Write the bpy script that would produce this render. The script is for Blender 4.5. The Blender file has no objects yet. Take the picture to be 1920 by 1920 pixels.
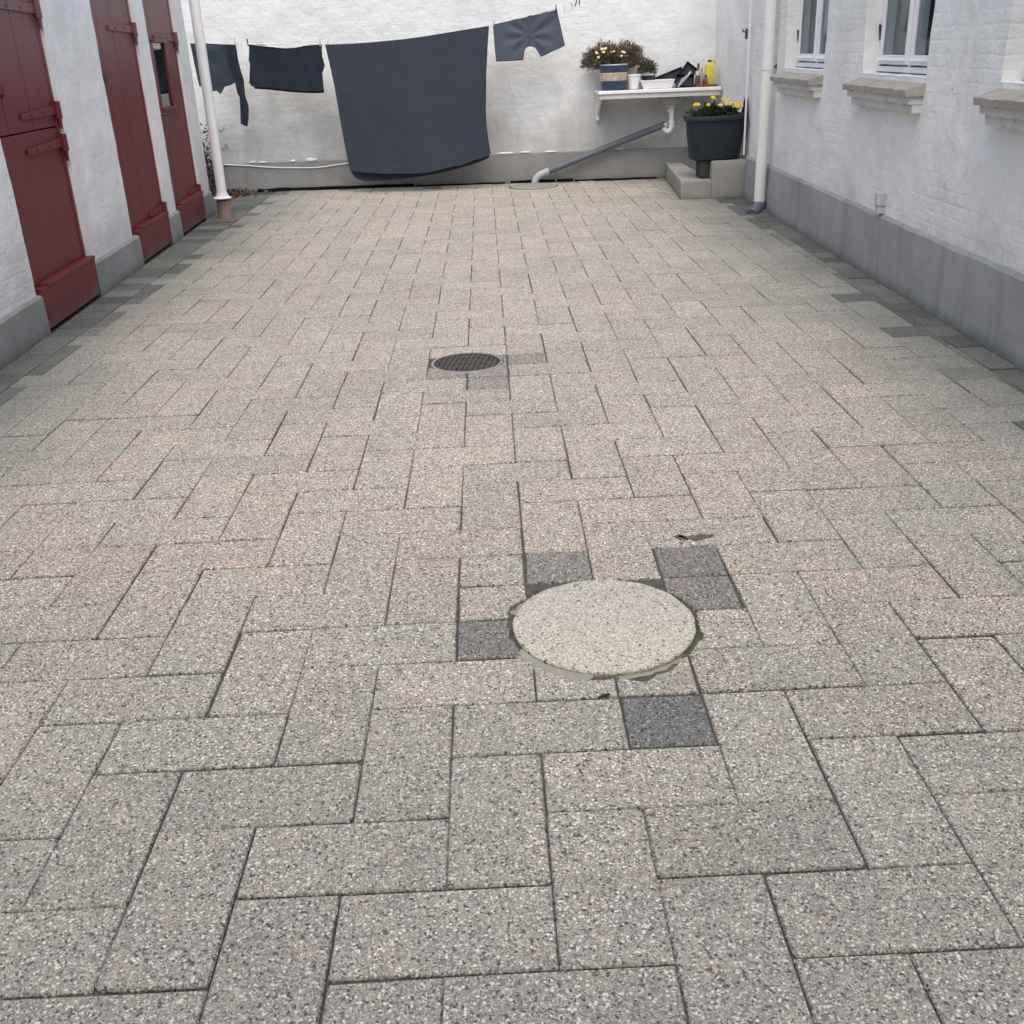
import bpy, bmesh, math, random
from mathutils import Vector, Matrix, noise
R = math.radians
random.seed(7)
sc = bpy.context.scene
COL = sc.collection

# ------------------------------------------------------------------ camera
cam_d = bpy.data.cameras.new("camera")
cam = bpy.data.objects.new("camera", cam_d)
COL.objects.link(cam)
cx_ = Vector((0.998862, -0.027886, -0.038695))
cy_ = Vector((0.046706, 0.407379, 0.912064))
cz_ = Vector((-0.009670, -0.912833, 0.408218))
M = Matrix((cx_, cy_, cz_)).transposed().to_4x4()
M.translation = Vector((0.73774, -1.69479, 1.43992))
cam.matrix_world = M
cam_d.sensor_width = 36
cam_d.lens = 36 * 1939.58 / 1920
cam_d.clip_start = 0.05
cam_d.clip_end = 500
sc.camera = cam

# ------------------------------------------------------------------ light
SUN_EL, SUN_ROT = R(60), R(180)
world = bpy.data.worlds.new("World")
sc.world = world
world.use_nodes = True
wn = world.node_tree
bg = wn.nodes["Background"]
sky = wn.nodes.new("ShaderNodeTexSky")
sky.sky_type = 'NISHITA'
sky.sun_disc = False
sky.sun_elevation = SUN_EL
sky.sun_rotation = SUN_ROT
sky.air_density = 1.0
sky.dust_density = 4.0
sky.ozone_density = 0.3
wn.links.new(sky.outputs[0], bg.inputs[0])
bg.inputs[1].default_value = 0.15
sd = bpy.data.lights.new("sun", 'SUN')
sd.energy = 1.0
sd.angle = R(70)
sd.color = (1.0, 0.985, 0.96)
so = bpy.data.objects.new("sun", sd)
COL.objects.link(so)
# sky sun_rotation is measured clockwise from +Y
sv = Vector((math.sin(SUN_ROT) * math.cos(SUN_EL), math.cos(SUN_ROT) * math.cos(SUN_EL), math.sin(SUN_EL)))
so.rotation_euler = sv.to_track_quat('Z', 'Y').to_euler()
sc.view_settings.view_transform = 'Standard'
sc.view_settings.look = 'None'
sc.view_settings.exposure = 0.58
sc.view_settings.gamma = 1.0
sc.cycles.max_bounces = 8
sc.cycles.diffuse_bounces = 5

# ------------------------------------------------------------------ object helpers
def tag(o, label=None, cat=None, group=None, kind=None):
    if label: o["label"] = label
    if cat: o["category"] = cat
    if group: o["group"] = group
    if kind: o["kind"] = kind
    return o

def thing(name, label, cat, loc=(0, 0, 0), group=None):
    o = bpy.data.objects.new(name, None)
    o.empty_display_size = 0.1
    COL.objects.link(o)
    o.location = loc
    return tag(o, label, cat, group)

class MB:
    def __init__(s): s.v = []; s.f = []; s.sm = []; s.col = []
    def face(s, pts, smooth=False):
        b = len(s.v); s.v += [tuple(p) for p in pts]; s.f.append(tuple(range(b, b + len(pts)))); s.sm.append(smooth)
    def add(s, vs, fs, smooth=False):
        b = len(s.v); s.v += [tuple(p) for p in vs]
        for f in fs: s.f.append(tuple(i + b for i in f)); s.sm.append(smooth)
    def hexa(s, p):      # p: 8 corners, bottom 4 ccw then top 4 ccw
        s.add(p, [(3, 2, 1, 0), (4, 5, 6, 7), (0, 1, 5, 4), (1, 2, 6, 5), (2, 3, 7, 6), (3, 0, 4, 7)])
    def box(s, x0, x1, y0, y1, z0, z1, b=0.0):
        if b <= 0:
            s.hexa([(x0, y0, z0), (x1, y0, z0), (x1, y1, z0), (x0, y1, z0), (x0, y0, z1), (x1, y0, z1), (x1, y1, z1), (x0, y1, z1)])
            return
        bm = bmesh.new()
        bmesh.ops.create_cube(bm, size=1)
        for v in bm.verts:
            v.co = Vector(((x0 + x1) / 2 + v.co.x * (x1 - x0), (y0 + y1) / 2 + v.co.y * (y1 - y0), (z0 + z1) / 2 + v.co.z * (z1 - z0)))
        bmesh.ops.bevel(bm, geom=list(bm.edges), offset=b, segments=2, affect='EDGES', profile=0.5)
        s.from_bm(bm)
    def from_bm(s, bm, smooth=False, xf=None):
        bm.verts.index_update()
        vs = [(xf @ v.co) if xf else v.co.copy() for v in bm.verts]
        s.add(vs, [[v.index for v in f.verts] for f in bm.faces], smooth)
        bm.free()
    def tube(s, path, r, n=14, caps=True, smooth=True):
        path = [Vector(p) for p in path]
        rs = r if isinstance(r, (list, tuple)) else [r] * len(path)
        rings = []
        up = None
        for i, p in enumerate(path):
            a = path[max(i - 1, 0)]; c = path[min(i + 1, len(path) - 1)]
            t = (c - a).normalized()
            if up is None:
                up = t.orthogonal().normalized()
            up = (up - t * up.dot(t)).normalized()
            w = t.cross(up)
            rings.append([p + (up * math.cos(2 * math.pi * k / n) + w * math.sin(2 * math.pi * k / n)) * rs[i] for k in range(n)])
        b = len(s.v)
        for rg in rings: s.v += [tuple(q) for q in rg]
        for i in range(len(rings) - 1):
            for k in range(n):
                k2 = (k + 1) % n
                s.f.append((b + i * n + k, b + i * n + k2, b + (i + 1) * n + k2, b + (i + 1) * n + k)); s.sm.append(smooth)
        if caps:
            s.f.append(tuple(b + k for k in range(n))[::-1]); s.sm.append(False)
            s.f.append(tuple(b + (len(rings) - 1) * n + k for k in range(n))); s.sm.append(False)
    def lathe(s, prof, c=(0, 0, 0), n=28, sx=1.0, sy=1.0, cap0=True, cap1=True):
        b = len(s.v)
        for (r, z) in prof:
            for k in range(n):
                a = 2 * math.pi * k / n
                s.v.append((c[0] + r * sx * math.cos(a), c[1] + r * sy * math.sin(a), c[2] + z))
        for i in range(len(prof) - 1):
            for k in range(n):
                k2 = (k + 1) % n
                s.f.append((b + i * n + k, b + i * n + k2, b + (i + 1) * n + k2, b + (i + 1) * n + k)); s.sm.append(True)
        if cap0: s.f.append(tuple(b + k for k in range(n))[::-1]); s.sm.append(False)
        if cap1: s.f.append(tuple(b + (len(prof) - 1) * n + k for k in range(n))); s.sm.append(False)
    def build(s, name, mat, parent=None, sharp=35):
        me = bpy.data.meshes.new(name)
        me.from_pydata(s.v, [], s.f)
        me.polygons.foreach_set("use_smooth", s.sm)
        if any(s.sm): me.set_sharp_from_angle(angle=R(sharp))
        me.update()
        o = bpy.data.objects.new(name, me)
        COL.objects.link(o)
        if mat: me.materials.append(mat)
        if parent is not None:
            o.parent = parent
            o.matrix_parent_inverse = Matrix.Translation(-Vector(parent_loc(parent)))
        return o

def parent_loc(p):
    l = Vector(p.location)
    while p.parent is not None:
        p = p.parent; l = l + Vector(p.location) if p.type == 'EMPTY' else l
    return l

# ------------------------------------------------------------------ materials
class NT:
    def __init__(s, name, rough=0.8, spec=0.3):
        s.m = bpy.data.materials.new(name); s.m.use_nodes = True
        s.t = s.m.node_tree; s.p = s.t.nodes["Principled BSDF"]
        s.p.inputs["Roughness"].default_value = rough
        s.p.inputs["Specular IOR Level"].default_value = spec
        s.co = s.t.nodes.new("ShaderNodeTexCoord").outputs["Object"]
    def n(s, t, **k):
        nd = s.t.nodes.new(t)
        for a, v in k.items(): setattr(nd, a, v)
        return nd
    def l(s, a, b): s.t.links.new(a, b)
    def noise(s, scale, detail=4, rough=0.6, vec=None, out="Fac"):
        nd = s.n("ShaderNodeTexNoise"); nd.inputs["Scale"].default_value = scale
        nd.inputs["Detail"].default_value = detail; nd.inputs["Roughness"].default_value = rough
        s.l(vec or s.co, nd.inputs["Vector"]); return nd.outputs[out]
    def vor(s, scale, out="Distance", vec=None, feature='F1'):
        nd = s.n("ShaderNodeTexVoronoi", feature=feature); nd.inputs["Scale"].default_value = scale
        s.l(vec or s.co, nd.inputs["Vector"]); return nd.outputs[out]
    def ramp(s, fac, stops, interp='LINEAR'):
        nd = s.n("ShaderNodeValToRGB"); nd.color_ramp.interpolation = interp
        e = nd.color_ramp.elements
        while len(e) < len(stops): e.new(0.5)
        for i, (p, c) in enumerate(stops):
            e[i].position = p; e[i].color = (c[0], c[1], c[2], 1) if isinstance(c, (tuple, list)) else (c, c, c, 1)
        s.l(fac, nd.inputs[0]); return nd.outputs[0]
    def mix(s, fac, a, b, mode='MIX'):
        nd = s.n("ShaderNodeMix", data_type='RGBA', blend_type=mode)
        for k, v in ((0, fac), (6, a), (7, b)):
            sock = nd.inputs[k]
            if isinstance(v, (int, float)): sock.default_value = v if k == 0 else (v, v, v, 1)
            elif isinstance(v, (tuple, list)): sock.default_value = (v[0], v[1], v[2], 1)
            else: s.l(v, sock)
        return nd.outputs[2]
    def math(s, op, a, b=0.0, c=None, clamp=False):
        nd = s.n("ShaderNodeMath", operation=op); nd.use_clamp = clamp
        for i, v in enumerate((a, b) if c is None else (a, b, c)):
            if isinstance(v, (int, float)): nd.inputs[i].default_value = v
            else: s.l(v, nd.inputs[i])
        return nd.outputs[0]
    def xyz(s, vec=None):
        nd = s.n("ShaderNodeSeparateXYZ"); s.l(vec or s.co, nd.inputs[0]); return nd.outputs
    def comb(s, x, y, z=0.0):
        nd = s.n("ShaderNodeCombineXYZ")
        for i, v in enumerate((x, y, z)):
            if isinstance(v, (int, float)): nd.inputs[i].default_value = v
            else: s.l(v, nd.inputs[i])
        return nd.outputs[0]
    def scale(s, v):
        nd = s.n("ShaderNodeMapping"); nd.inputs["Scale"].default_value = v; s.l(s.co, nd.inputs[0]); return nd.outputs[0]
    def smooth(s, v, a, b):
        nd = s.n("ShaderNodeMapRange", interpolation_type='SMOOTHSTEP'); s.l(v, nd.inputs[0])
        nd.inputs[1].default_value = a; nd.inputs[2].default_value = b; return nd.outputs[0]
    def base(s, c):
        if isinstance(c, (tuple, list)): s.p.inputs["Base Color"].default_value = (c[0], c[1], c[2], 1)
        else: s.l(c, s.p.inputs["Base Color"])
    def bump(s, h, strength=0.5, dist=0.01, prev=None):
        nd = s.n("ShaderNodeBump"); nd.inputs["Strength"].default_value = strength; nd.inputs["Distance"].default_value = dist
        s.l(h, nd.inputs["Height"])
        if prev is not None: s.l(prev, nd.inputs["Normal"])
        s.l(nd.outputs[0], s.p.inputs["Normal"]); return nd.outputs[0]

def plain(name, col, rough=0.6, spec=0.3, var=0.12, scale=12, metal=0.0, bump=0.0):
    t = NT(name, rough, spec)
    dk = tuple(c * (1 - var) for c in col); lt = tuple(min(1, c * (1 + var)) for c in col)
    t.base(t.ramp(t.noise(scale, 5), [(0.3, dk), (0.7, lt)]))
    t.p.inputs["Metallic"].default_value = metal
    if bump: t.bump(t.noise(scale * 6, 3), bump, 0.004)
    return t.m

def limewash(name, axis, dirt_h, dirt_amt, tone, brick=0.25):
    """thick white limewash over brick; axis 0: wall runs along X, 1: along Y"""
    t = NT(name, 0.9, 0.15)
    x, y, z = t.xyz()
    u = x if axis == 0 else y
    wob = t.noise(4.0, 4, 0.65)
    zz = t.math('ADD', z, t.math('MULTIPLY', wob, 0.03))
    vec = t.comb(u, zz)
    br = t.n("ShaderNodeTexBrick")
    br.inputs["Scale"].default_value = 1.0
    br.inputs["Mortar Size"].default_value = 0.012
    br.inputs["Mortar Smooth"].default_value = 1.0
    br.inputs["Brick Width"].default_value = 0.24
    br.inputs["Row Height"].default_value = 0.067
    t.l(vec, br.inputs["Vector"])
    fac = br.outputs["Fac"]
    patch = t.noise(2.2, 6, 0.65)
    fine = t.noise(30, 5, 0.65)
    st = t.scale((6, 6, 1.2))
    streak = t.noise(1.0, 4, 0.6, vec=st)
    col = t.mix(t.smooth(patch, 0.35, 0.7), tuple(c * 0.89 for c in tone), tone)
    col = t.mix(t.math('MULTIPLY', t.smooth(fine, 0.5, 0.8), 0.25), col, tuple(c * 0.82 for c in tone))
    # brick joints show faintly where the coat is thin
    thin = t.smooth(t.noise(1.3, 3), 0.5, 0.75)
    col = t.mix(t.math('MULTIPLY', t.math('MULTIPLY', fac, thin), 0.10), col, (0.5, 0.5, 0.5))
    # splash-back dirt near the foot and rain streaks
    h = t.math('ADD', z, t.math('MULTIPLY', t.math('SUBTRACT', t.noise(1.6, 5, 0.6), 0.5), dirt_h * 1.3))
    dirt = t.math('SUBTRACT', 1.0, t.smooth(h, 0.15, dirt_h))
    dirt = t.math('MULTIPLY', dirt, t.math('ADD', 0.45, t.math('MULTIPLY', streak, 0.9)))
    dirt = t.math('MULTIPLY', dirt, dirt_amt, clamp=True)
    col = t.mix(dirt, col, (0.36, 0.36, 0.345))
    run = t.math('MULTIPLY', t.smooth(streak, 0.52, 0.75), t.smooth(t.noise(0.9, 3), 0.42, 0.62))
    col = t.mix(t.math('MULTIPLY', run, 0.22), col, (0.40, 0.40, 0.37))
    # small dark chips
    chip = t.smooth(t.vor(2.3), 0.035, 0.0)
    col = t.mix(t.math('MULTIPLY', chip, 0.7), col, (0.2, 0.19, 0.18))
    t.base(col)
    b1 = t.bump(t.noise(5, 5, 0.6), 0.6, 0.03)
    cover = t.math('ADD', 0.12, t.math('MULTIPLY', t.smooth(t.noise(2.1, 4, 0.6), 0.4, 0.72), 0.75))
    b2 = t.bump(t.math('MULTIPLY', t.math('MULTIPLY', fac, cover), -1.0), brick, 0.010, b1)
    b3 = t.bump(t.noise(13, 3, 0.5), 0.28, 0.012, b2)
    fl = t.noise(4.5, 5, 0.68)
    flake = t.math('ADD', t.smooth(fl, 0.5, 0.53), t.smooth(fl, 0.6, 0.62))
    b4 = t.bump(flake, 0.3, 0.003, b3)
    t.bump(t.noise(55, 4, 0.6), 0.22, 0.005, b4)
    return t.m

def cement(name, c, scale=3.0, streaks=0.3, axis=0):
    t = NT(name, 0.88, 0.25)
    n1 = t.noise(scale, 7, 0.65)
    col = t.ramp(n1, [(0.25, tuple(v * 0.78 for v in c)), (0.5, c), (0.78, tuple(v * 1.18 for v in c))])
    s2 = t.noise(1.0, 4, 0.6, vec=t.scale((7, 7, 0.8)))
    col = t.mix(t.math('MULTIPLY', t.smooth(s2, 0.5, 0.72), streaks), col, tuple(v * 0.62 for v in c))
    z = t.xyz()[2]
    foot = t.smooth(t.math('ADD', z, t.math('MULTIPLY', t.noise(6, 4), 0.09)), 0.12, 0.02)
    blot = t.smooth(t.noise(1.9, 6, 0.7), 0.5, 0.75)
    col = t.mix(t.math('MULTIPLY', blot, 0.35), col, tuple(v * 0.68 for v in c))
    pale = t.smooth(t.noise(4.3, 5, 0.65), 0.58, 0.75)
    col = t.mix(t.math('MULTIPLY', pale, 0.3), col, tuple(min(.7, v * 1.45) for v in c))
    col = t.mix(t.math('MULTIPLY', foot, 0.65), col, (c[0] * 0.40, c[1] * 0.44, c[2] * 0.34))
    # hair cracks
    wv = t.n('ShaderNodeVectorMath', operation='MULTIPLY_ADD'); t.l(t.noise(3.5, 5, .65, out='Color'), wv.inputs[0]); wv.inputs[1].default_value = (.55, .55, .55); t.l(t.co, wv.inputs[2])
    ck = t.vor(1.1, 'Distance', feature='DISTANCE_TO_EDGE', vec=wv.outputs[0])
    cm = t.math('MULTIPLY', t.smooth(ck, 0.006, 0.0), t.smooth(t.noise(1.1, 2), 0.52, 0.6))
    col = t.mix(t.math('MULTIPLY', cm, 0.6), col, tuple(v * 0.4 for v in c))
    t.base(col)
    b = t.bump(t.noise(9, 4), 0.4, 0.012)
    t.bump(t.noise(90, 4, 0.65), 0.3, 0.004, b)
    return t.m

def door_paint():
    t = NT("red_door_paint", 0.5, 0.35)
    x, y, z = t.xyz()
    grain = t.noise(1.0, 5, 0.6, vec=t.scale((20, 40, 1.5)))
    col = t.ramp(grain, [(0.25, (0.125, 0.020, 0.023)), (0.75, (0.155, 0.027, 0.030))])
    up = t.math('ADD', z, t.math('MULTIPLY', t.math('SUBTRACT', t.noise(2.0, 4), 0.5), 0.5))
    fade = t.math('MULTIPLY', t.smooth(up, 1.15, 1.85), 0.55)
    col = t.mix(fade, col, (0.21, 0.13, 0.125))
    dz = t.math('ADD', z, t.math('MULTIPLY', t.math('SUBTRACT', t.noise(7, 5, 0.65), 0.5), 0.28))
    col = t.mix(t.math('MULTIPLY', t.smooth(dz, 0.14, 0.0), 0.45), col, (0.16, 0.13, 0.115))
    chipm = t.smooth(t.noise(26, 6, 0.75), 0.70, 0.74)
    col = t.mix(t.math('MULTIPLY', chipm, 0.6), col, (0.20, 0.13, 0.11))
    scuff = t.smooth(t.noise(14, 6, 0.7), 0.62, 0.8)
    col = t.mix(t.math('MULTIPLY', scuff, 0.3), col, (0.07, 0.02, 0.022))
    t.base(col)
    b = t.bump(grain, 0.25, 0.006)
    t.bump(t.noise(3.5, 3), 0.3, 0.02, b)
    return t.m

def aggregate(name, pal, tint_attr=True, scale=200):
    """washed exposed-aggregate concrete; pal: list of (share, colour)"""
    t = NT(name, 0.82, 0.3)
    x, y, z = t.xyz()
    v2 = t.comb(x, y, t.math('MULTIPLY', z, 0.6))
    vo = t.n("ShaderNodeTexVoronoi", feature='F1'); vo.inputs["Scale"].default_value = scale; t.l(v2, vo.inputs["Vector"])
    vs = t.n("ShaderNodeTexVoronoi", feature='F1'); vs.inputs["Scale"].default_value = scale * 2.1; t.l(v2, vs.inputs["Vector"])
    def pick(v):
        sx = t.n("ShaderNodeSeparateColor"); t.l(v.outputs["Color"], sx.inputs[0])
        acc = 0; st = []
        for w, c in pal: st.append((acc, c)); acc += w
        return t.ramp(sx.outputs[0], st, 'CONSTANT'), sx.outputs[1]
    c1, r1 = pick(vo); c2, r2 = pick(vs)
    big = t.math('GREATER_THAN', r1, 0.5)
    col = t.mix(big, c2, c1)
    edge = t.smooth(vo.outputs["Distance"], 0.25, 0.75)
    col = t.mix(t.math('MULTIPLY', edge, 0.36), col, (0.12, 0.115, 0.105))
    if tint_attr:
        at = t.n("ShaderNodeAttribute", attribute_name="tint")
        sp = t.n("ShaderNodeSeparateColor"); t.l(at.outputs["Color"], sp.inputs[0])
        pink, bri, dark = sp.outputs[0], sp.outputs[1], sp.outputs[2]
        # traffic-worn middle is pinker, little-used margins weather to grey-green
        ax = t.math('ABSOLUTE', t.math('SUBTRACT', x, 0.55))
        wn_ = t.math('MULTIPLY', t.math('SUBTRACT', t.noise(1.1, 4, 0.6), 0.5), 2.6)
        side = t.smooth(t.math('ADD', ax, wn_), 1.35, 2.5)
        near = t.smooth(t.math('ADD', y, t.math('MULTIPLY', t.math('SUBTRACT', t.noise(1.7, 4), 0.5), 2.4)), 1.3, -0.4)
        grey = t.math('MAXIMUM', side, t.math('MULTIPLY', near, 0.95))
        pk = t.math('MULTIPLY', pink, t.math('SUBTRACT', 1.0, t.math('MULTIPLY', grey, 0.85)))
        blot = t.smooth(t.noise(5.5, 4), 0.42, 0.66)
        pk = t.math('MULTIPLY', pk, t.math('ADD', 0.6, t.math('MULTIPLY', blot, 0.5)))
        fleck = t.smooth(t.noise(11, 3, 0.6), 0.54, 0.68)
        pk = t.math('ADD', pk, t.math('MULTIPLY', fleck, 0.45), clamp=True)
        col = t.mix(pk, t.mix(1.0, col, (0.97, 1.04, 0.96), 'MULTIPLY'), t.mix(1.0, col, (1.25, 1.125, 1.055), 'MULTIPLY'))
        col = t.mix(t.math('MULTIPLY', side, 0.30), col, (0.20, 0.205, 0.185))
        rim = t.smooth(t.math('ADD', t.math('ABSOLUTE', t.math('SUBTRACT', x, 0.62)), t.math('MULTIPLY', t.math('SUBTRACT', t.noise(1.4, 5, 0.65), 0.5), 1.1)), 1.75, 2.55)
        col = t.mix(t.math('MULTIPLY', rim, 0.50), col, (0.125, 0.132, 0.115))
        col = t.mix(t.math('MULTIPLY', near, 0.22), col, (0.20, 0.197, 0.185))  # greyer near stones, with the dimmer foreground light put into their colour
        col = t.mix(1.0, col, t.comb(bri, bri, bri), 'MULTIPLY')
        dk = t.mix(1.0, col, (0.48, 0.52, 0.56), 'MULTIPLY')
        col = t.mix(dark, col, dk)
        soil = t.smooth(t.noise(2.6, 6, 0.65), 0.54, 0.78)
        col = t.mix(t.math('MULTIPLY', soil, 0.36), col, (0.17, 0.16, 0.14))
        alg = t.math('MULTIPLY', t.smooth(t.noise(1.9, 6, 0.7), 0.5, 0.72), t.smooth(t.math('ABSOLUTE', t.math('SUBTRACT', x, 0.4)), 0.9, 2.2))
        col = t.mix(t.math('MULTIPLY', alg, 0.35), col, (0.165, 0.18, 0.14))
        spot = t.smooth(t.vor(5.5), 0.07, 0.03)
        col = t.mix(t.math('MULTIPLY', spot, 0.45), col, (0.09, 0.085, 0.075))
    t.base(col)
    h = t.math('SUBTRACT', 1.0, vo.outputs["Distance"])
    b = t.bump(h, 0.55, 0.006)
    t.bump(t.noise(220, 2), 0.3, 0.002, b)
    return t.m

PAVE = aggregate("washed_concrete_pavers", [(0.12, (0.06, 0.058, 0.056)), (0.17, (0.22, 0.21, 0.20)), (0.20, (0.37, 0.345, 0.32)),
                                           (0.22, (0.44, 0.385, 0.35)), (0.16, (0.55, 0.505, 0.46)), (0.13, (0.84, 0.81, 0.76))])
COVER = aggregate("cover_concrete", [(0.07, (0.14, 0.13, 0.11)), (0.15, (0.40, 0.375, 0.32)), (0.30, (0.53, 0.50, 0.42)),
                                    (0.32, (0.64, 0.605, 0.51)), (0.18, (0.76, 0.72, 0.61))], False, 190)
SOIL = plain("joint_soil", (0.095, 0.09, 0.075), 0.95, 0.1, 0.4, 25)
LW_BACK = limewash("limewash_garden_wall", 0, 1.35, 0.8, (0.775, 0.795, 0.79), 0.13)
LW_LEFT = limewash("limewash_outbuilding", 1, 0.75, 0.45, (0.875, 0.875, 0.84), 0.16)
LW_RIGHT = limewash("limewash_house", 1, 0.6, 0.4, (0.825, 0.83, 0.80), 0.2)
CEM_B = cement("cement_garden_wall", (0.255, 0.255, 0.245), 2.2, 0.25)
CEM_L = cement("cement_outbuilding", (0.29, 0.29, 0.275), 2.5, 0.2)
CEM_R = cement("cement_house", (0.34, 0.345, 0.345), 1.8, 0.45)
CEM_STEP = cement("cement_steps", (0.285, 0.28, 0.255), 3.5, 0.15)
SILL = cement("sandstone_sill", (0.37, 0.345, 0.30), 11, 0.35)
SILLW = cement("limewashed_corbel", (0.60, 0.59, 0.57), 5, 0.15)
DOOR = door_paint()
ROOM = plain('dim_room', (0.03, 0.034, 0.04), 0.9, 0.1)
WHITE = plain("white_gloss_paint", (0.80, 0.80, 0.81), 0.35, 0.45, 0.03, 4)
PVC = plain("cream_pvc", (0.74, 0.735, 0.70), 0.35, 0.45, 0.05, 3)
PVCW = plain("white_pvc", (0.78, 0.79, 0.80), 0.3, 0.5, 0.05, 6)
PVCG = plain("grey_pvc", (0.115, 0.13, 0.155), 0.45, 0.4, 0.12, 6)
PVCL = plain("pale_grey_pvc", (0.38, 0.41, 0.45), 0.45, 0.4, 0.1, 8)
DARKP = plain("black_plastic", (0.018, 0.024, 0.03), 0.45, 0.4, 0.25, 9)
TUBM = plain("rubber_tub", (0.017, 0.024, 0.034), 0.55, 0.35, 0.25, 5)
IRON = plain("rusty_iron", (0.085, 0.07, 0.064), 0.75, 0.3, 0.35, 40, 0.3)
BLACK = plain("drain_pit_dark", (0.008, 0.008, 0.008), 0.9, 0.1)
CLAY = plain("glazed_clay", (0.22, 0.17, 0.14), 0.6, 0.35, 0.3, 9)

# ------------------------------------------------------------------ the setting frame (metres)
def XL(y): return -1.737 - 0.0388 * y              # left plinth face
def XR(y): return 3.12 + 0.0195 * y                # right plinth face
def YB(x): return 11.08 - 0.085 * x                # back plinth face
def PL(u, z, out): return Vector((XL(u) + out, u, z))
def PR(u, z, out): return Vector((XR(u) - out, u, z))
def PB(u, z, out): return Vector((u, YB(u) - out, z))

def nz(p, s, a): return a * (noise.noise(Vector(p) * s) + 0.5 * noise.noise(Vector(p) * s * 2.7))

def wall_sheet(P, u0, u1, z0, z1, holes, out, depth, mat, name, parent, res=0.06, amp=0.008, ztop=None, flip=False, zlow=None):
    """a wall face with real openings: grid with slightly uneven plaster, edges and reveals turned back by depth"""
    us = {u0, u1}; zs = {z0, z1}
    for h in holes: us |= {h[0], h[1]}; zs |= {h[2], h[3]}
    def fill(s, a, b):
        s = sorted(v for v in s if a <= v <= b); r = []
        for p, q in zip(s, s[1:]):
            n = max(1, int(round((q - p) / res)))
            r += [p + (q - p) * i / n for i in range(n)]
        return r + [s[-1]]
    U = fill(us, u0, u1); Z = fill(zs, z0, z1)
    bm = bmesh.new(); V = {}
    def vert(i, j):
        if (i, j) not in V:
            p = P(U[i], Z[j], 0)
            o = out + nz(p, 1.7, amp) + nz(p, 7.0, amp * 0.35)
            du = nz(p + Vector((9, 3, 5)), 5.0, amp * 0.7); dz = nz(p + Vector((2, 7, 1)), 5.0, amp * 0.7)
            if U[i] in (u0, u1): du = 0
            zz = Z[j]
            if Z[j] == z0: dz = nz(p + Vector((4, 4, 4)), 4.0, 0.010)
            V[(i, j)] = bm.verts.new(P(U[i] + du, zz + dz, o))
        return V[(i, j)]
    for i in range(len(U) - 1):
        for j in range(len(Z) - 1):
            um = (U[i] + U[i + 1]) / 2; zm = (Z[j] + Z[j + 1]) / 2
            if any(h[0] < um < h[1] and h[2] < zm < h[3] for h in holes): continue
            q = [vert(i, j), vert(i + 1, j), vert(i + 1, j + 1), vert(i, j + 1)]
            bm.faces.new(q[::-1] if flip else q)
    be = [e for e in bm.edges if e.is_boundary]
    r = bmesh.ops.extrude_edge_only(bm, edges=be)
    back = (P(u0, 0, -1) - P(u0, 0, 0)) * depth
    for g in r['geom']:
        if isinstance(g, bmesh.types.BMVert): g.co += back
    bmesh.ops.recalc_face_normals(bm, faces=bm.faces)
    m = MB(); m.from_bm(bm, True)
    return m.build(name, mat, parent, sharp=40)

# ------------------------------------------------------------------ ground and paving
g = MB(); g.face([(-60, -60, -0.0085), (60, -60, -0.0085), (60, 60, -0.0085), (-60, 60, -0.0085)])
tag(g.build("ground", SOIL), kind="structure")

S = 0.2
WARP = [(-30, -30), (8, 8), (12, 11.9), (15, 14.72), (16, 15.68), (17, 16.68), (18, 17.62), (19.5, 19.1), (24, 23.8), (30, 30), (80, 80)]
def warp(gy):
    for (a, b), (c, d) in zip(WARP, WARP[1:]):
        if a <= gy <= c: return b + (d - b) * (gy - a) / (c - a)
    return gy
MH = (1.000, 0.745, 0.259)          # manhole centre and hole radius
DR = (0.597, 3.412, 0.186)          # floor drain
pav = MB(); ptint = []
def clip(poly, a, b, c):            # keep a*x+b*y<=c
    out = []
    for i in range(len(poly)):
        p, q = poly[i], poly[(i + 1) % len(poly)]
        dp = a * p[0] + b * p[1] - c; dq = a * q[0] + b * q[1] - c
        if dp <= 0: out.append(p)
        if dp * dq < 0:
            t = dp / (dp - dq); out.append((p[0] + (q[0] - p[0]) * t, p[1] + (q[1] - p[1]) * t))
    return out
def area(p): return 0.5 * sum(p[i][0] * p[(i + 1) % len(p)][1] - p[(i + 1) % len(p)][0] * p[i][1] for i in range(len(p)))
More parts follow.
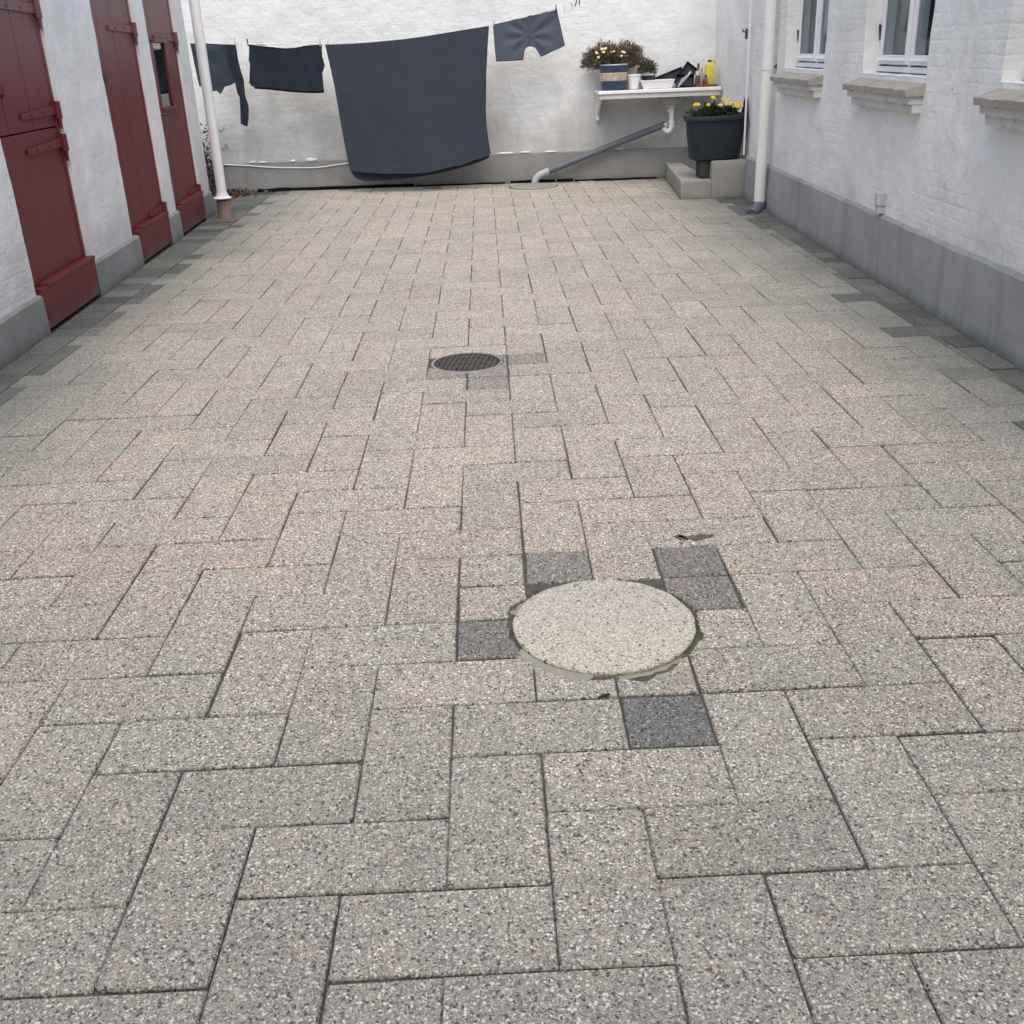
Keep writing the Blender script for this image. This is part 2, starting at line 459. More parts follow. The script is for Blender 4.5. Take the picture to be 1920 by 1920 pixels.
def minus_circle(poly, c, rag=0.0):
    cx, cy, r = c
    ins = lambda p: (p[0] - cx) ** 2 + (p[1] - cy) ** 2 < r * r
    pts = []
    for i in range(len(poly)):
        p, q = poly[i], poly[(i + 1) % len(poly)]
        for k in range(24): pts.append((p[0] + (q[0] - p[0]) * k / 24, p[1] + (q[1] - p[1]) * k / 24))
    fl = [ins(p) for p in pts]
    if not any(fl): return poly, False
    if all(fl): return None, True
    n = len(pts); st = next(i for i in range(n) if fl[i - 1] and not fl[i])
    seq = [pts[(st + k) % n] for k in range(n)]; fs = [fl[(st + k) % n] for k in range(n)]
    cnt = next((k for k in range(n) if fs[k]), n)
    keep = seq[:cnt]
    a0 = math.atan2(keep[-1][1] - cy, keep[-1][0] - cx); a1 = math.atan2(keep[0][1] - cy, keep[0][0] - cx)
    d = (a1 - a0 + math.pi) % (2 * math.pi) - math.pi
    m = max(3, int(abs(d) * r / 0.012))
    arc = []
    for k in range(1, m):
        a = a0 + d * k / m; rr = max(.2505 if rag else r, r + rag * noise.noise(Vector((a * 4.1, 1.7, 1.0))) + rag * .35 * noise.noise(Vector((a * 17, 5.7, 1.0))))
        if rag:                                  # carelessly cut stones: wide gaps on the near rim and far left
            dg = math.degrees(a) % 360
            rr += .018 * max(0, 1 - abs(dg - 285) / 50) + .016 * max(0, 1 - abs(dg - 225) / 35) + .02 * max(0, 1 - abs(dg - 150) / 25) + .012 * max(0, 1 - abs(dg - 60) / 15)
        arc.append((cx + rr * math.cos(a), cy + rr * math.sin(a)))
    # drop the intermediate samples on straight runs
    k2 = [keep[0]]
    for i in range(1, len(keep) - 1):
        p, q, s = keep[i - 1], keep[i], keep[i + 1]
        if abs((q[0] - p[0]) * (s[1] - q[1]) - (q[1] - p[1]) * (s[0] - q[0])) > 1e-9: k2.append(q)
    k2.append(keep[-1])
    return k2 + arc, True

def slab(poly, z, pink, bri, dark, tilt=(0, 0), cham=0.0044):
    if len(poly) < 3: return
    if area(poly) < 0: poly = poly[::-1]
    if len(poly) == 4:
        q = []
        for i in range(4):
            b = Vector(poly[i]); e0 = Vector(poly[i - 1]) - b; e1 = Vector(poly[(i + 1) % 4]) - b
            if rnd.random() < .16 and min(e0.length, e1.length) > .08:
                c0, c1 = rnd.uniform(.004, .016), rnd.uniform(.004, .016); e0.normalize(); e1.normalize()
                q += [tuple(b + e0 * c0), tuple(b + (e0 * c0 + e1 * c1) * .42 + Vector((rnd.gauss(0, .0008), rnd.gauss(0, .0008)))), tuple(b + e1 * c1)]
            else: q.append(poly[i])
        poly = q
    n = len(poly)
    cx = sum(p[0] for p in poly) / n; cy = sum(p[1] for p in poly) / n
    H = lambda p, dz: z + dz + (p[0] - cx) * tilt[0] + (p[1] - cy) * tilt[1]
    # inset along the corner bisectors
    ins = []
    for i in range(n):
        a, b, c = Vector(poly[i - 1]), Vector(poly[i]), Vector(poly[(i + 1) % n])
        e1 = (b - a); e2 = (c - b)
        if e1.length < 1e-6 or e2.length < 1e-6: ins.append(tuple(b)); continue
        e1.normalize(); e2.normalize()
        n1 = Vector((-e1.y, e1.x)); n2 = Vector((-e2.y, e2.x)); m = n1 + n2
        if m.length < 0.3: ins.append(tuple(b)); continue
        m.normalize(); k = min(2.0, 1.0 / max(0.35, m.dot(n1)))
        w = cham * (0.8 + 0.9 * abs(noise.noise(Vector((b.x * 40, b.y * 40, 3)))))
        ins.append(tuple(b + m * w * k))
    b0 = len(pav.v)
    pav.v += [(p[0], p[1], H(p, 0)) for p in ins] + [(p[0], p[1], H(p, -0.0045)) for p in poly] + [(p[0], p[1], -0.016) for p in poly]
    fs = [tuple(range(b0, b0 + n))]
    for i in range(n):
        j = (i + 1) % n
        fs.append((b0 + n + i, b0 + n + j, b0 + j, b0 + i)); fs.append((b0 + 2 * n + i, b0 + 2 * n + j, b0 + n + j, b0 + n + i))
    pav.f += fs; pav.sm += [False] * len(fs)
    jd = [rnd.choice((.15, .3, .45, .6, .8)) for _ in range(n)]      # soil worked into the arrises
    ptint.extend([(pink, bri, dark, 1.0)] * n + [(pink * .3, bri * .75, max(dark, q), 1.0) for q in jd] + [(0, bri * .5, 1.0, 1.0)] * n)

rnd = random.Random(11)
XA, XB = lambda y: -1.655 - 0.010 * y, lambda y: 2.985 + 0.014 * y
CELLS = {}
def put(x0, y0, w, h, dark=None, piece=False):
    if (dark is None): dark = 0.0
    gx0, gx1 = x0 * S, (x0 + w) * S; gy0, gy1 = warp(y0) * S, warp(y0 + h) * S
    gap = 0.0004 + 0.0010 * rnd.random(); gapy = 0.0013 + 0.0020 * rnd.random()
    cx, cy = (gx0 + gx1) / 2, (gy0 + gy1) / 2
    ang = rnd.gauss(0, 0.0026); jx, jy = rnd.gauss(0, 0.0010), rnd.gauss(0, 0.0010)
    if piece: gap += 0.0025; gapy += .003; ang += rnd.gauss(0, .018)
    poly = []
    for (x, y) in ((gx0 + gap, gy0 + gapy), (gx1 - gap, gy0 + gapy), (gx1 - gap, gy1 - gapy), (gx0 + gap, gy1 - gapy)):
        dx, dy = x - cx, y - cy
        poly.append((cx + jx + dx - dy * ang, cy + jy + dy + dx * ang))
    full = area(poly)
    poly = clip(poly, -1, -0.010, 1.655)                 # left border course line
    poly = clip(poly, 1, -0.014, 2.985)                  # right border course line
    poly = clip(poly, 0.085, 1, 11.045)                  # back wall
    if len(poly) < 3 or area(poly) < 0.004: return
    cut = area(poly) < 0.62 * full
    if cut and not piece: dark = rnd.choice((.8, 1.0, 1.0)) if rnd.random() < 0.7 else 0.4
    poly, hit = minus_circle(poly, MH, 0.020)
    if poly is None: return
    poly, hit2 = minus_circle(poly, DR)
    if poly is None or abs(area(poly)) < 0.0035: return
    pink = min(1, max(0, rnd.gauss(0.66, 0.13))); bri = rnd.gauss(0.98, 0.032)
    slab(poly, rnd.gauss(0, 0.0009), pink, bri, dark, (rnd.gauss(0, 0.0028), rnd.gauss(0, 0.0028)), 0.0044 if not (hit or hit2) else 0.003)
SPLIT = {(3, 3, 1, 2): [(3, 3, 1, 1, .9), (3, 4, 1, 1, 0)], (3, 5, 2, 1): [(3, 5, 1, 1, 0), (4, 5, 1, 1, .85)],
         (6, 4, 1, 2): [(6, 4, 1, 1, .9), (6, 5, 1, 1, .9)], (5, 1, 1, 2): [(5, 1, 1, 1, 1.0), (5, 2, 1, 1, 0)],
         (3, 15, 1, 2): [(3, 15, 1, 1, .7), (3, 16, 1, 1, .6)], (2, 16, 1, 2): [(2, 16, 1, 1, .6), (2, 17, 1, 1, .5)],
         (4, 16, 2, 1): [(4, 16, 2, 1, 0)], (3, 17, 2, 1): [(3, 17, 1, 1, .5), (4, 17, 1, 1, .7)]}
for y0 in range(-14, 58):
    for x0 in range(-11, 18):
        s = (x0 + y0) % 4
        k = (x0, y0, 2, 1) if s == 0 else (x0, y0, 1, 2) if s == 2 else None
        if k is None: continue
        if k in SPLIT:
            for p in SPLIT[k]: put(*p[:4], dark=p[4], piece=True)
        else: put(*k)
# border courses of cut, darker stones along both long walls
def course(fa, fb, y0, y1, ln, seed):
    r = random.Random(seed); y = y0
    while y < y1:
        L = ln * r.uniform(0.82, 1.15); a, b = y + 0.003, min(y + L, y1) - 0.003
        poly = [(fa(a) + .003, a), (fb(a) - .006, a), (fb(b) - .006, b), (fa(b) + .003, b)]
        if fb((a + b) / 2) - fa((a + b) / 2) > 0.04:
            slab(poly, r.gauss(-0.001, 0.0015), 0.15, r.gauss(0.9, 0.08), r.choice([0.35, 0.55, 0.75, 0.9]), (r.gauss(0, .008), r.gauss(0, .008)))
        y += L
course(lambda y: XL(y) + 0.012, XA, -2.6, 10.9, 0.2, 3)
course(XB, lambda y: XR(y) - 0.012, -2.6, 8.9, 0.2, 4)
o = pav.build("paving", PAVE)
ca = o.data.color_attributes.new("tint", 'FLOAT_COLOR', 'POINT')
ca.data.foreach_set("color", [c for t in ptint for c in t])
tag(o, kind="structure")

# ------------------------------------------------------------------ left outbuilding
LY0, LY1 = -2.6, 9.52
ob = thing("outbuilding", "low white limewashed outbuilding with three red plank doors and grey plinth", "building", (XL(4), 4, 0))
DOORS = [(4.44, 5.49, 4.48, 5.50), (6.55, 7.68, 6.66, 7.62), (8.03, 9.10, 8.05, 9.08)]   # opening, kick board
wall_sheet(PL, LY0, LY1, 0.215, 2.75, [(d[0], d[1], 0.0, 2.12) for d in DOORS] , -0.022, 0.35, LW_LEFT, "wall", ob, flip=True)
edges = [LY0] + [v for d in DOORS for v in (d[2] - 0.004, d[3] + 0.004)] + [LY1]
def plinth(mb, P, segs, z1, depth=0.3, drop=0.015, res=0.12):
    for a, b in segs:
        n = max(1, int((b - a) / res)); rows = []
        for i in range(n + 1):
            u = a + (b - a) * i / n
            w = lambda k: nz((u, k, 5), 2.5, 0.004)
            zt = z1 + nz((u, 1, 9), 3.0, 0.006)
            rows.append([P(u, -0.03, w(0)), P(u, zt * 0.5, w(1)), P(u, zt - drop, w(2)), P(u, zt, w(2) - 0.012), P(u, zt + 0.004, -0.06), P(u, zt, -depth), P(u, -0.03, -depth)])
        vs = [p for r in rows for p in r]; m = len(rows[0]); fs = []
        for i in range(n):
            for k in range(m - 1): fs.append((i * m + k, i * m + k + 1, (i + 1) * m + k + 1, (i + 1) * m + k))
        fs.append(tuple(range(m))); fs.append(tuple(n * m + k for k in range(m))[::-1])
        mb.add(vs, fs, False)
for sg in zip(edges[0::2], edges[1::2]):
    pl = MB(); plinth(pl, PL, [sg], 0.225); pl.build("plinth", CEM_L, ob)

def obox(mb, P, u0, u1, z0, z1, o0, o1, b=0.0):
    """box in a wall's frame"""
    if b <= 0:
        mb.hexa([P(u0, z0, o1), P(u1, z0, o1), P(u1, z0, o0), P(u0, z0, o0), P(u0, z1, o1), P(u1, z1, o1), P(u1, z1, o0), P(u0, z1, o0)])
        return
    bm = bmesh.new(); bmesh.ops.create_cube(bm, size=1)
    bmesh.ops.transform(bm, matrix=Matrix.Diagonal((u1 - u0, z1 - z0, o1 - o0, 1)), verts=bm.verts)
    bmesh.ops.bevel(bm, geom=list(bm.edges), offset=b, segments=2, affect='EDGES', profile=0.5)
    for v in bm.verts: v.co = P((u0 + u1) / 2 + v.co.x, (z0 + z1) / 2 + v.co.y, (o0 + o1) / 2 + v.co.z)
    bmesh.ops.recalc_face_normals(bm, faces=bm.faces)
    mb.from_bm(bm)

def hinge(P, u_tip, u_pin, z, out, parent, slope=0.0):
    h = MB()
    n = 8
    for i in range(n):
        a = u_tip + (u_pin - u_tip) * i / n; b = u_tip + (u_pin - u_tip) * (i + 1) / n
        w0 = 0.016 + 0.012 * i / n; w1 = 0.016 + 0.012 * (i + 1) / n
        za = z - slope * (1 - i / n); zb = z - slope * (1 - (i + 1) / n)
        h.hexa([P(a, za - w0, out + .012), P(b, zb - w1, out + .012), P(b, zb - w1, out), P(a, za - w0, out),
                P(a, za + w0, out + .012), P(b, zb + w1, out + .012), P(b, zb + w1, out), P(a, za + w0, out)])
    h.tube([P(u_pin + .005, z - 0.055, out + .022), P(u_pin + .005, z + 0.05, out + .022)], 0.021, 10)
    h.tube([P(u_pin + .005, z - 0.115, out + .022), P(u_pin + .005, z - 0.05, out + .022)], [0.009, 0.014], 8)
    obox(h, P, u_pin - .005, u_pin + .055, z - .03, z + .035, out - .02, out + .02, .004)
    for u in (0.25, 0.6):
        uu = u_tip + (u_pin - u_tip) * u
        h.tube([P(uu, z - slope * (1 - u), out + .01), P(uu, z - slope * (1 - u), out + .02)], .009, 8)
    return h.build("strap_hinge", DOOR, parent)

def leaf(P, u0, u1, z0, z1, out, name, parent, nb, hole=None):
    m = MB(); w = (u1 - u0) / nb
    for i in range(nb):
        a, b = u0 + i * w + .0010, u0 + (i + 1) * w - .0010
        t = (random.random() - .5) * .004
        if hole and not (b < hole[0] or a > hole[1]):
            la, lb = max(a, hole[0]), min(b, hole[1])
            if a < hole[0]: obox(m, P, a, hole[0], z0, z1, out - .03, out + t, .003)
            if b > hole[1]: obox(m, P, hole[1], b, z0, z1, out - .03, out + t, .003)
            obox(m, P, la, lb, z0, hole[2], out - .03, out + t, .003); obox(m, P, la, lb, hole[3], z1, out - .03, out + t, .003)
        else: obox(m, P, a, b, z0, z1, out - .03, out + t, .004)
    obox(m, P, u0, u1, z0, z1, out - .05, out - .032) if not hole else None
    return m.build(name, DOOR, parent)

def cavity(P, u0, u1, z0, z1, o_front, o_back, name, parent):
    m = MB(); m.hexa([P(u0, z0, o_front), P(u1, z0, o_front), P(u1, z0, o_back), P(u0, z0, o_back), P(u0, z1, o_front), P(u1, z1, o_front), P(u1, z1, o_back), P(u0, z1, o_back)])
    m.f.pop(2); m.sm.pop(2)                       # open towards the yard
    return m.build(name, ROOM, parent)
DO = -0.05
def door(label, d, split, nb, hinges, hole=None):
    de = bpy.data.objects.new("door", None); COL.objects.link(de); de.parent = ob
    de.location = PL(d[0], 0, 0) - Vector(ob.location)
    de["label"] = label
    a, b = d[0] + .006, d[1] - .045
    fr = MB()                                     # jamb on the hinge side and sill board
    obox(fr, PL, b + .004, d[1] + .004, .23, 2.12, DO - .05, DO + .004, .004)
    fr.build("jamb", DOOR, de)
    zk = 0.262
    cavity(PL, d[0] - .02, d[1] + .02, -.02, 2.2, DO - .06, DO - .4, 'dark_interior', de)
    if split: bk = MB(); obox(bk, PL, a, b, split - .08, split + .08, DO - .09, DO - .07); bk.build('ledge', DOOR, de)
    if split:
        leaf(PL, a, b, zk, split - .004, DO - .003, "lower_leaf", de, 1)
        leaf(PL, a, b, split + .004, 2.11, DO, "upper_leaf", de, nb)
    else: leaf(PL, a, b, zk, 2.11, DO, "leaf", de, nb, hole)
    k = MB(); obox(k, PL, d[2], d[3], .018, zk - .004, -.10, .004, .005)
    obox(k, PL, d[2] + .1, d[3], zk - .014, zk + .012, DO, .010, .004)
    k.build("kick_board", DOOR, de)
    for z, tip, s in hinges: hinge(PL, tip, b + .01, z, DO + .002, de, s)
    return de
d1 = door("nearest red door, split into two leaves across the middle", DOORS[0], 1.10, 5, [(1.78, 4.82, 0), (1.20, 4.86, .012), (1.005, 4.84, .012)])
h = MB(); obox(h, PL, 4.50, 4.66, 1.315, 1.355, DO, DO + .022, .006); h.tube([PL(4.64, 1.30, DO + .02), PL(4.64, 1.37, DO + .02)], .013, 8)
h.build("latch", DOOR, d1)
d2 = door("middle red door with a keyhole and one full leaf", DOORS[1], None, 6, [(1.705, 6.97, 0), (0.30, 7.2, 0)])
h = MB(); obox(h, PL, 6.63, 6.69, 1.33, 1.40, DO, DO + .008, .003); h.tube([PL(6.66, 1.37, DO + .006), PL(6.66, 1.37, DO + .012)], .012, 8)
h.build("keyhole_plate", IRON, d2)
HW = (8.26, 8.70, 1.08, 1.61)
d3 = door("farthest red door with a narrow upright window", DOORS[2], None, 5, [(1.655, 8.32, 0), (0.29, 8.7, 0)], HW)
h = MB(); obox(h, PL, 8.10, 8.14, 1.0, 1.05, DO, DO + .006, .003); h.tube([PL(8.12, 1.03, DO), PL(8.12, 1.03, DO + .045), PL(8.20, 1.028, DO + .05)], .010, 8)
h.build("handle", IRON, d3)
def glass_mat():
    t = NT("window_glass", 0.05, 0.5)
    nt = t.t; out = nt.nodes["Material Output"]
    fr = t.n("ShaderNodeFresnel"); fr.inputs[0].default_value = 1.5
    tr = t.n("ShaderNodeBsdfTransparent"); tr.inputs[0].default_value = (0.80, 0.84, 0.86, 1)
    gl = t.n("ShaderNodeBsdfGlossy"); gl.inputs["Roughness"].default_value = 0.02
    mx = t.n("ShaderNodeMixShader")
    bf = t.n('ShaderNodeNewGeometry').outputs['Backfacing']; t.l(t.math('MULTIPLY', t.math('MULTIPLY', fr.outputs[0], 1.5, clamp=True), t.math('SUBTRACT', 1.0, bf)), mx.inputs[0]); t.l(tr.outputs[0], mx.inputs[1]); t.l(gl.outputs[0], mx.inputs[2]); t.l(mx.outputs[0], out.inputs[0])
    return t.m
GLASS = glass_mat()
CURT = plain("curtain_cloth", (0.11, 0.105, 0.10), 0.9, 0.1, 0.08, 10)
h = MB(); obox(h, PL, HW[0], HW[1], HW[2], HW[3], DO - .026, DO - .020); wp = h.build("window_pane", GLASS, d3)
h = MB(); obox(h, PL, HW[0] - .03, HW[1] + .03, HW[3] + .002, HW[3] + .03, DO + .001, DO + .03, .004); h.build("window_trim", DOOR, d3)
h = MB(); obox(h, PL, HW[0] - .02, HW[1] + .02, HW[2] - .022, HW[2] - .001, DO + .001, DO + .022, .004); h.build("window_trim", DOOR, d3)
h = MB(); obox(h, PL, 8.30, 8.52, HW[2] + .002, 1.27, DO - .12, DO - .10); h.build("pale_board", plain("pale_board", (.5, .5, .5), .8, .2), d3)

# ------------------------------------------------------------------ back garden wall
gw = thing("garden_wall", "white limewashed wall closing the yard behind the washing line", "wall", (0.6, YB(.6), 0))
wall_sheet(PB, -4.6, 4.2, 0.325, 3.1, [], -0.02, 0.3, LW_BACK, "wall", gw, amp=0.011, flip=False)
pl = MB(); plinth(pl, PB, [(-4.6, 4.2)], 0.335, 0.28, 0.012); pl.build("plinth", CEM_B, gw)
for (xa, xb, hz) in ((-2.0, -.12, .034), (-.10, .95, .016), (1.02, 1.75, .030), (1.77, 2.72, .018)):
    bt = MB(); n = max(4, int((xb - xa) / .08))
    for i in range(n):
        u, w_ = xa + (xb - xa) * i / n, xa + (xb - xa) * (i + 1) / n
        za, zb_ = hz * (1 + .5 * noise.noise(Vector((u * 5, 1, 1)))), hz * (1 + .5 * noise.noise(Vector((w_ * 5, 1, 1))))
        bt.hexa([PB(u, -.01, .012), PB(w_, -.01, .012), PB(w_, -.01, .004), PB(u, -.01, .004), PB(u, za, .010), PB(w_, zb_, .010), PB(w_, zb_, .004), PB(u, za, .004)])
    bt.build("bitumen_strip", BLACK, gw)
bl = MB()
for x, z, w, hh in ((-2.02, .338, .045, .010), (-1.89, .334, .06, .009), (-1.54, .337, .03, .012), (-1.31, .343, .07, .020), (.98, .338, .11, .010), (1.2, .342, .07, .008), (1.5, .338, .09, .008), (2.3, .34, .06, .008)):
    bm = bmesh.new(); bmesh.ops.create_icosphere(bm, subdivisions=2, radius=1)
    for v in bm.verts:
        v.co = PB(x + v.co.x * w, z + v.co.z * hh * (1 + .8 * noise.noise(v.co * 3 + Vector((x * 7, 0, 0)))), .004 + v.co.y * .007)
    bl.from_bm(bm, True)
bl.build("limewash_drips", plain("fresh_limewash", (.78, .79, .80), .9, .1), gw)

# ------------------------------------------------------------------ right house
hs = thing("house", "white limewashed house with deep window sills and smooth grey plinth", "house", (XR(4), 4, 0))
WINS = [(2.42, 3.58), (4.53, 5.68), (6.56, 7.73)]
wall_sheet(PR, -2.6, 8.93, 0.385, 2.9, [(a, b, 1.205, 2.45) for a, b in WINS], -0.022, 0.4, LW_RIGHT, "wall", hs)
wall_sheet(lambda u, z, o: Vector((3.345 - o, u, z)), 8.93, 10.86, 0.0, 2.9, [], 0.0, 0.3, LW_RIGHT, "rear_wall", hs)
pl = MB(); plinth(pl, PR, [(-2.6, 8.93)], 0.395, 0.38, 0.02); pl.build("plinth", CEM_R, hs)
def window(lbl, a, b):
    we = bpy.data.objects.new("window", None); COL.objects.link(we); we.parent = hs
    we.location = PR((a + b) / 2, 1.2, 0) - Vector(hs.location)
    if lbl: we["label"] = lbl
    z0, z1 = 1.212, 2.45; o0, o1 = -.20, -.125; c = (a + b) / 2
    f = MB()
    obox(f, PR, a, a + .035, z0 + .036, z1, o0, o1, .004); obox(f, PR, b - .035, b, z0 + .036, z1, o0, o1, .004)
    obox(f, PR, a, b, z0, z0 + .034, o0, o1 + .004, .004); obox(f, PR, c - .024, c + .024, z0 + .036, z1, o0, o1, .004)
    f.build("frame", WHITE, we)
    for (p, q) in ((a + .038, c - .027), (c + .027, b - .038)):
        s = MB(); zb = z0 + .045
        obox(s, PR, p, p + .042, zb, z1, o0 + .01, o1 + .012, .005); obox(s, PR, q - .042, q, zb, z1, o0 + .01, o1 + .012, .005)
        obox(s, PR, p + .042, q - .042, zb, zb + .055, o0 + .01, o1 + .012, .005)
        sash = s.build("sash", WHITE, we)
        d = MB()                                           # weather drip
        d.hexa([PR(p + .01, zb + .022, o1 + .032), PR(q - .01, zb + .022, o1 + .032), PR(q - .01, zb + .022, o1 + .012), PR(p + .01, zb + .022, o1 + .012),
                PR(p + .01, zb + .027, o1 + .032), PR(q - .01, zb + .027, o1 + .032), PR(q - .01, zb + .040, o1 + .012), PR(p + .01, zb + .040, o1 + .012)])
        obox(d, PR, p + .02, q - .02, z0 + .035, z0 + .044, o0 + .02, o0 + .03)
        d.build("weather_drip", WHITE, we)
        g_ = MB(); obox(g_, PR, p + .042, q - .042, zb + .055, z1, o1 - .006, o1); g_.build("pane", GLASS, we)
    k = MB()
    for i in range(28):
        u0 = a + .07 + (b - a - .14) * i / 28; u1 = a + .07 + (b - a - .14) * (i + 1) / 28
        fo = lambda u: -.33 + .025 * math.sin(u * 55)
        if not (c - .02 < u0 < c + .34): k.face([PR(u0, 1.2, fo(u0)), PR(u1, 1.2, fo(u1)), PR(u1, 2.5, fo(u1)), PR(u0, 2.5, fo(u0))], True)
    k.build("curtain", CURT, we)
    cavity(PR, a - .06, b + .06, 1.0, 2.6, -.21, -1.3, "room_wall", we)
    st = MB(); st.tube([PR(b - .012, 1.40, o1 + .004), PR(b - .012, 1.47, o1 + .012), PR(b - .03, 1.49, o1 + .02)], .007, 6)
    obox(st, PR, b - .022, b - .006, 1.45, 1.49, o1, o1 + .010, .003)
    st.build("casement_hinge", IRON, we)
def sill(a, b, seed):
    se = bpy.data.objects.new("window_sill", None); COL.objects.link(se); se.parent = hs
    se.location = PR((a + b) / 2, 1.1, 0) - Vector(hs.location)
    r = random.Random(seed); n = 40
    def strip(ztb, ztf, zb, oo, u0, u1, name, mat, ba=-.10):
        bm = bmesh.new(); rows = []
        for i in range(n + 1):
            u = u0 + (u1 - u0) * i / n; j = nz((u, seed, 0), 7, .009); j2 = nz((u, seed, 4), 11, .006)
            rows.append([bm.verts.new(p) for p in (PR(u, zb + j2, ba), PR(u, zb + j2, oo + j), PR(u, ztf + j2, oo + j + .004), PR(u, ztf + .006 + j2, oo - .008 + j), PR(u, ztb, ba))])
        for p, q in zip(rows, rows[1:]):
            for k in range(5): bm.faces.new((p[k], p[(k + 1) % 5], q[(k + 1) % 5], q[k]))
        bm.faces.new(rows[0][::-1]); bm.faces.new(rows[-1])
        bmesh.ops.recalc_face_normals(bm, faces=bm.faces)
        m = MB(); m.from_bm(bm); return m.build(name, mat, se)
    strip(1.206, 1.142, 1.108, .088, a - .015, b + .03, "sill_slab", SILL, -.124)
    strip(1.1065, 1.1065, 1.066, .060, a + .005, b + .01, "corbel_course", SILLW, -.02)
    strip(1.0645, 1.0645, 1.018, .034, a + .01, b - .01, "corbel_course", SILLW, -.02)
for i, (lbl, (a, b)) in enumerate(zip(("nearest window, cut by the picture edge", "middle window showing both casements", "farthest window, beside the downpipe"), WINS)):
    window(lbl, a, b); sill(a, b, i + 2)
m = MB(); m.tube([PR(8.985, .40, .012), PR(8.985, 1.4, .014), PR(8.99, 2.6, .012)], .010, 8); m.build("cable_conduit", WHITE, hs)
m = MB(); obox(m, PR, 8.985, 9.02, 1.44, 1.53, .03, .05, .004); m.tube([PR(9.0, 1.50, .04), PR(9.0, 1.505, .075), PR(9.0, 1.53, .08)], .007, 6); m.build("wall_hook", IRON, hs)
m = MB(); obox(m, PR, 4.955, 5.03, .445, .535, -.03, .035, .012); obox(m, PR, 4.965, 5.02, .40, .445, -.03, .026, .004); m.build("cable_box", plain("painted_box", (.52, .52, .53), .8, .2), hs)

# ------------------------------------------------------------------ unseen wall added behind the camera to dim the near paving
rh = MB(); obox(rh, lambda u, z, o: Vector((u, -3.4 - o, z)), -7.0, 8.0, -.01, 3.6, 0.0, 0.4)
rb = thing("added_shade_wall", "added brick wall out of view, dimming the sky light on the near paving", "house", (0.5, -2.8, 0))
rh.build("wall", plain("shade_wall_brick", (.30, .26, .24), .9, .1, .25, 6), rb)

# ------------------------------------------------------------------ downpipes
dp = thing("downpipe", "cream plastic downpipe on the white house wall, ending in a grey shoe", "downpipe", (3.216, 8.0, 0))
m = MB(); m.tube([(3.212, 8.0, .075), (3.215, 8.0, 1.23)], .050, 20, smooth=True); m.tube([(3.215, 8.0, 1.225), (3.215, 8.0, 2.85)], .050, 20)
m.tube([(3.215, 8.0, 1.19), (3.215, 8.0, 1.245)], .055, 20)
m.build("pipe", PVC, dp)
m = MB(); obox(m, lambda u, z, o: Vector((3.2 + u, 8.0 - o, z)), .04, .125, 1.205, 1.222, -.012, .012, .003); m.tube([(3.3, 8.0, 1.195), (3.3, 8.0, 1.235)], .012, 8); m.build("bracket", IRON, dp)
m = MB(); m.lathe([(.13, -.014), (.12, .004), (.075, .02), (.060, .035), (.060, .085), (.053, .09)], (3.212, 8.0, 0), 22, 1, .8)
m.tube([(3.21, 7.98, .05), (3.15, 7.90, .02), (3.11, 7.84, -.005)], [.05, .05, .055], 12)
m.build("shoe", PVCG, dp)
dp = thing("downpipe", "white downpipe with a flared foot at the corner of the outbuilding", "downpipe", (-1.915, 9.15, 0))
m = MB(); m.tube([(-1.917, 9.15, .215), (-1.912, 9.15, 1.2), (-1.912, 9.15, 2.8)], .049, 20); m.build("pipe", plain("white_painted_pipe", (.78, .78, .77), .45, .4, .06, 5), dp)
m = MB(); m.lathe([(.088, .185), (.092, .190), (.06, .210), (.05, .245)], (-1.917, 9.15, 0), 22); m.build("flared_collar", WHITE, dp)
m = MB(); m.lathe([(.078, -.01), (.074, .02), (.068, .14), (.074, .165), (.055, .165), (.05, .10)], (-1.912, 9.15, 0), 22); m.build("clay_socket", CLAY, dp)

# ------------------------------------------------------------------ manhole cover, drain, gully lid
mh = thing("manhole_cover", "round pale washed-concrete manhole cover sitting proud of the paving", "manhole cover", (1.0, .745, 0))
m = MB(); n = 72
prof = [(.243, -.014), (.246, -.004), (.248, .004), (.246, .008), (.242, .0095)]
b = len(m.v)
for (r, z) in prof:
    for k in range(n):
        a = 2 * math.pi * k / n; rr = r + .0035 * noise.noise(Vector((math.cos(a) * 4, math.sin(a) * 4, 2))) + .0015 * noise.noise(Vector((math.cos(a) * 14, math.sin(a) * 14, 2)))
        m.v.append((MH[0] + rr * math.cos(a), MH[1] + rr * math.sin(a), z + .0015 * noise.noise(Vector((math.cos(a) * 9, math.sin(a) * 9, z * 50)))))
for i in range(len(prof) - 1):
    for k in range(n):
        k2 = (k + 1) % n; m.f.append((b + i * n + k, b + i * n + k2, b + (i + 1) * n + k2, b + (i + 1) * n + k)); m.sm.append(True)
m.f.append(tuple(b + (len(prof) - 1) * n + k for k in range(n))); m.sm.append(False)
m.build("lid", COVER, mh, 50)
MORT = cement("mortar", (.42, .40, .36), 20, .1)   # broken mortar bedding along the near rim
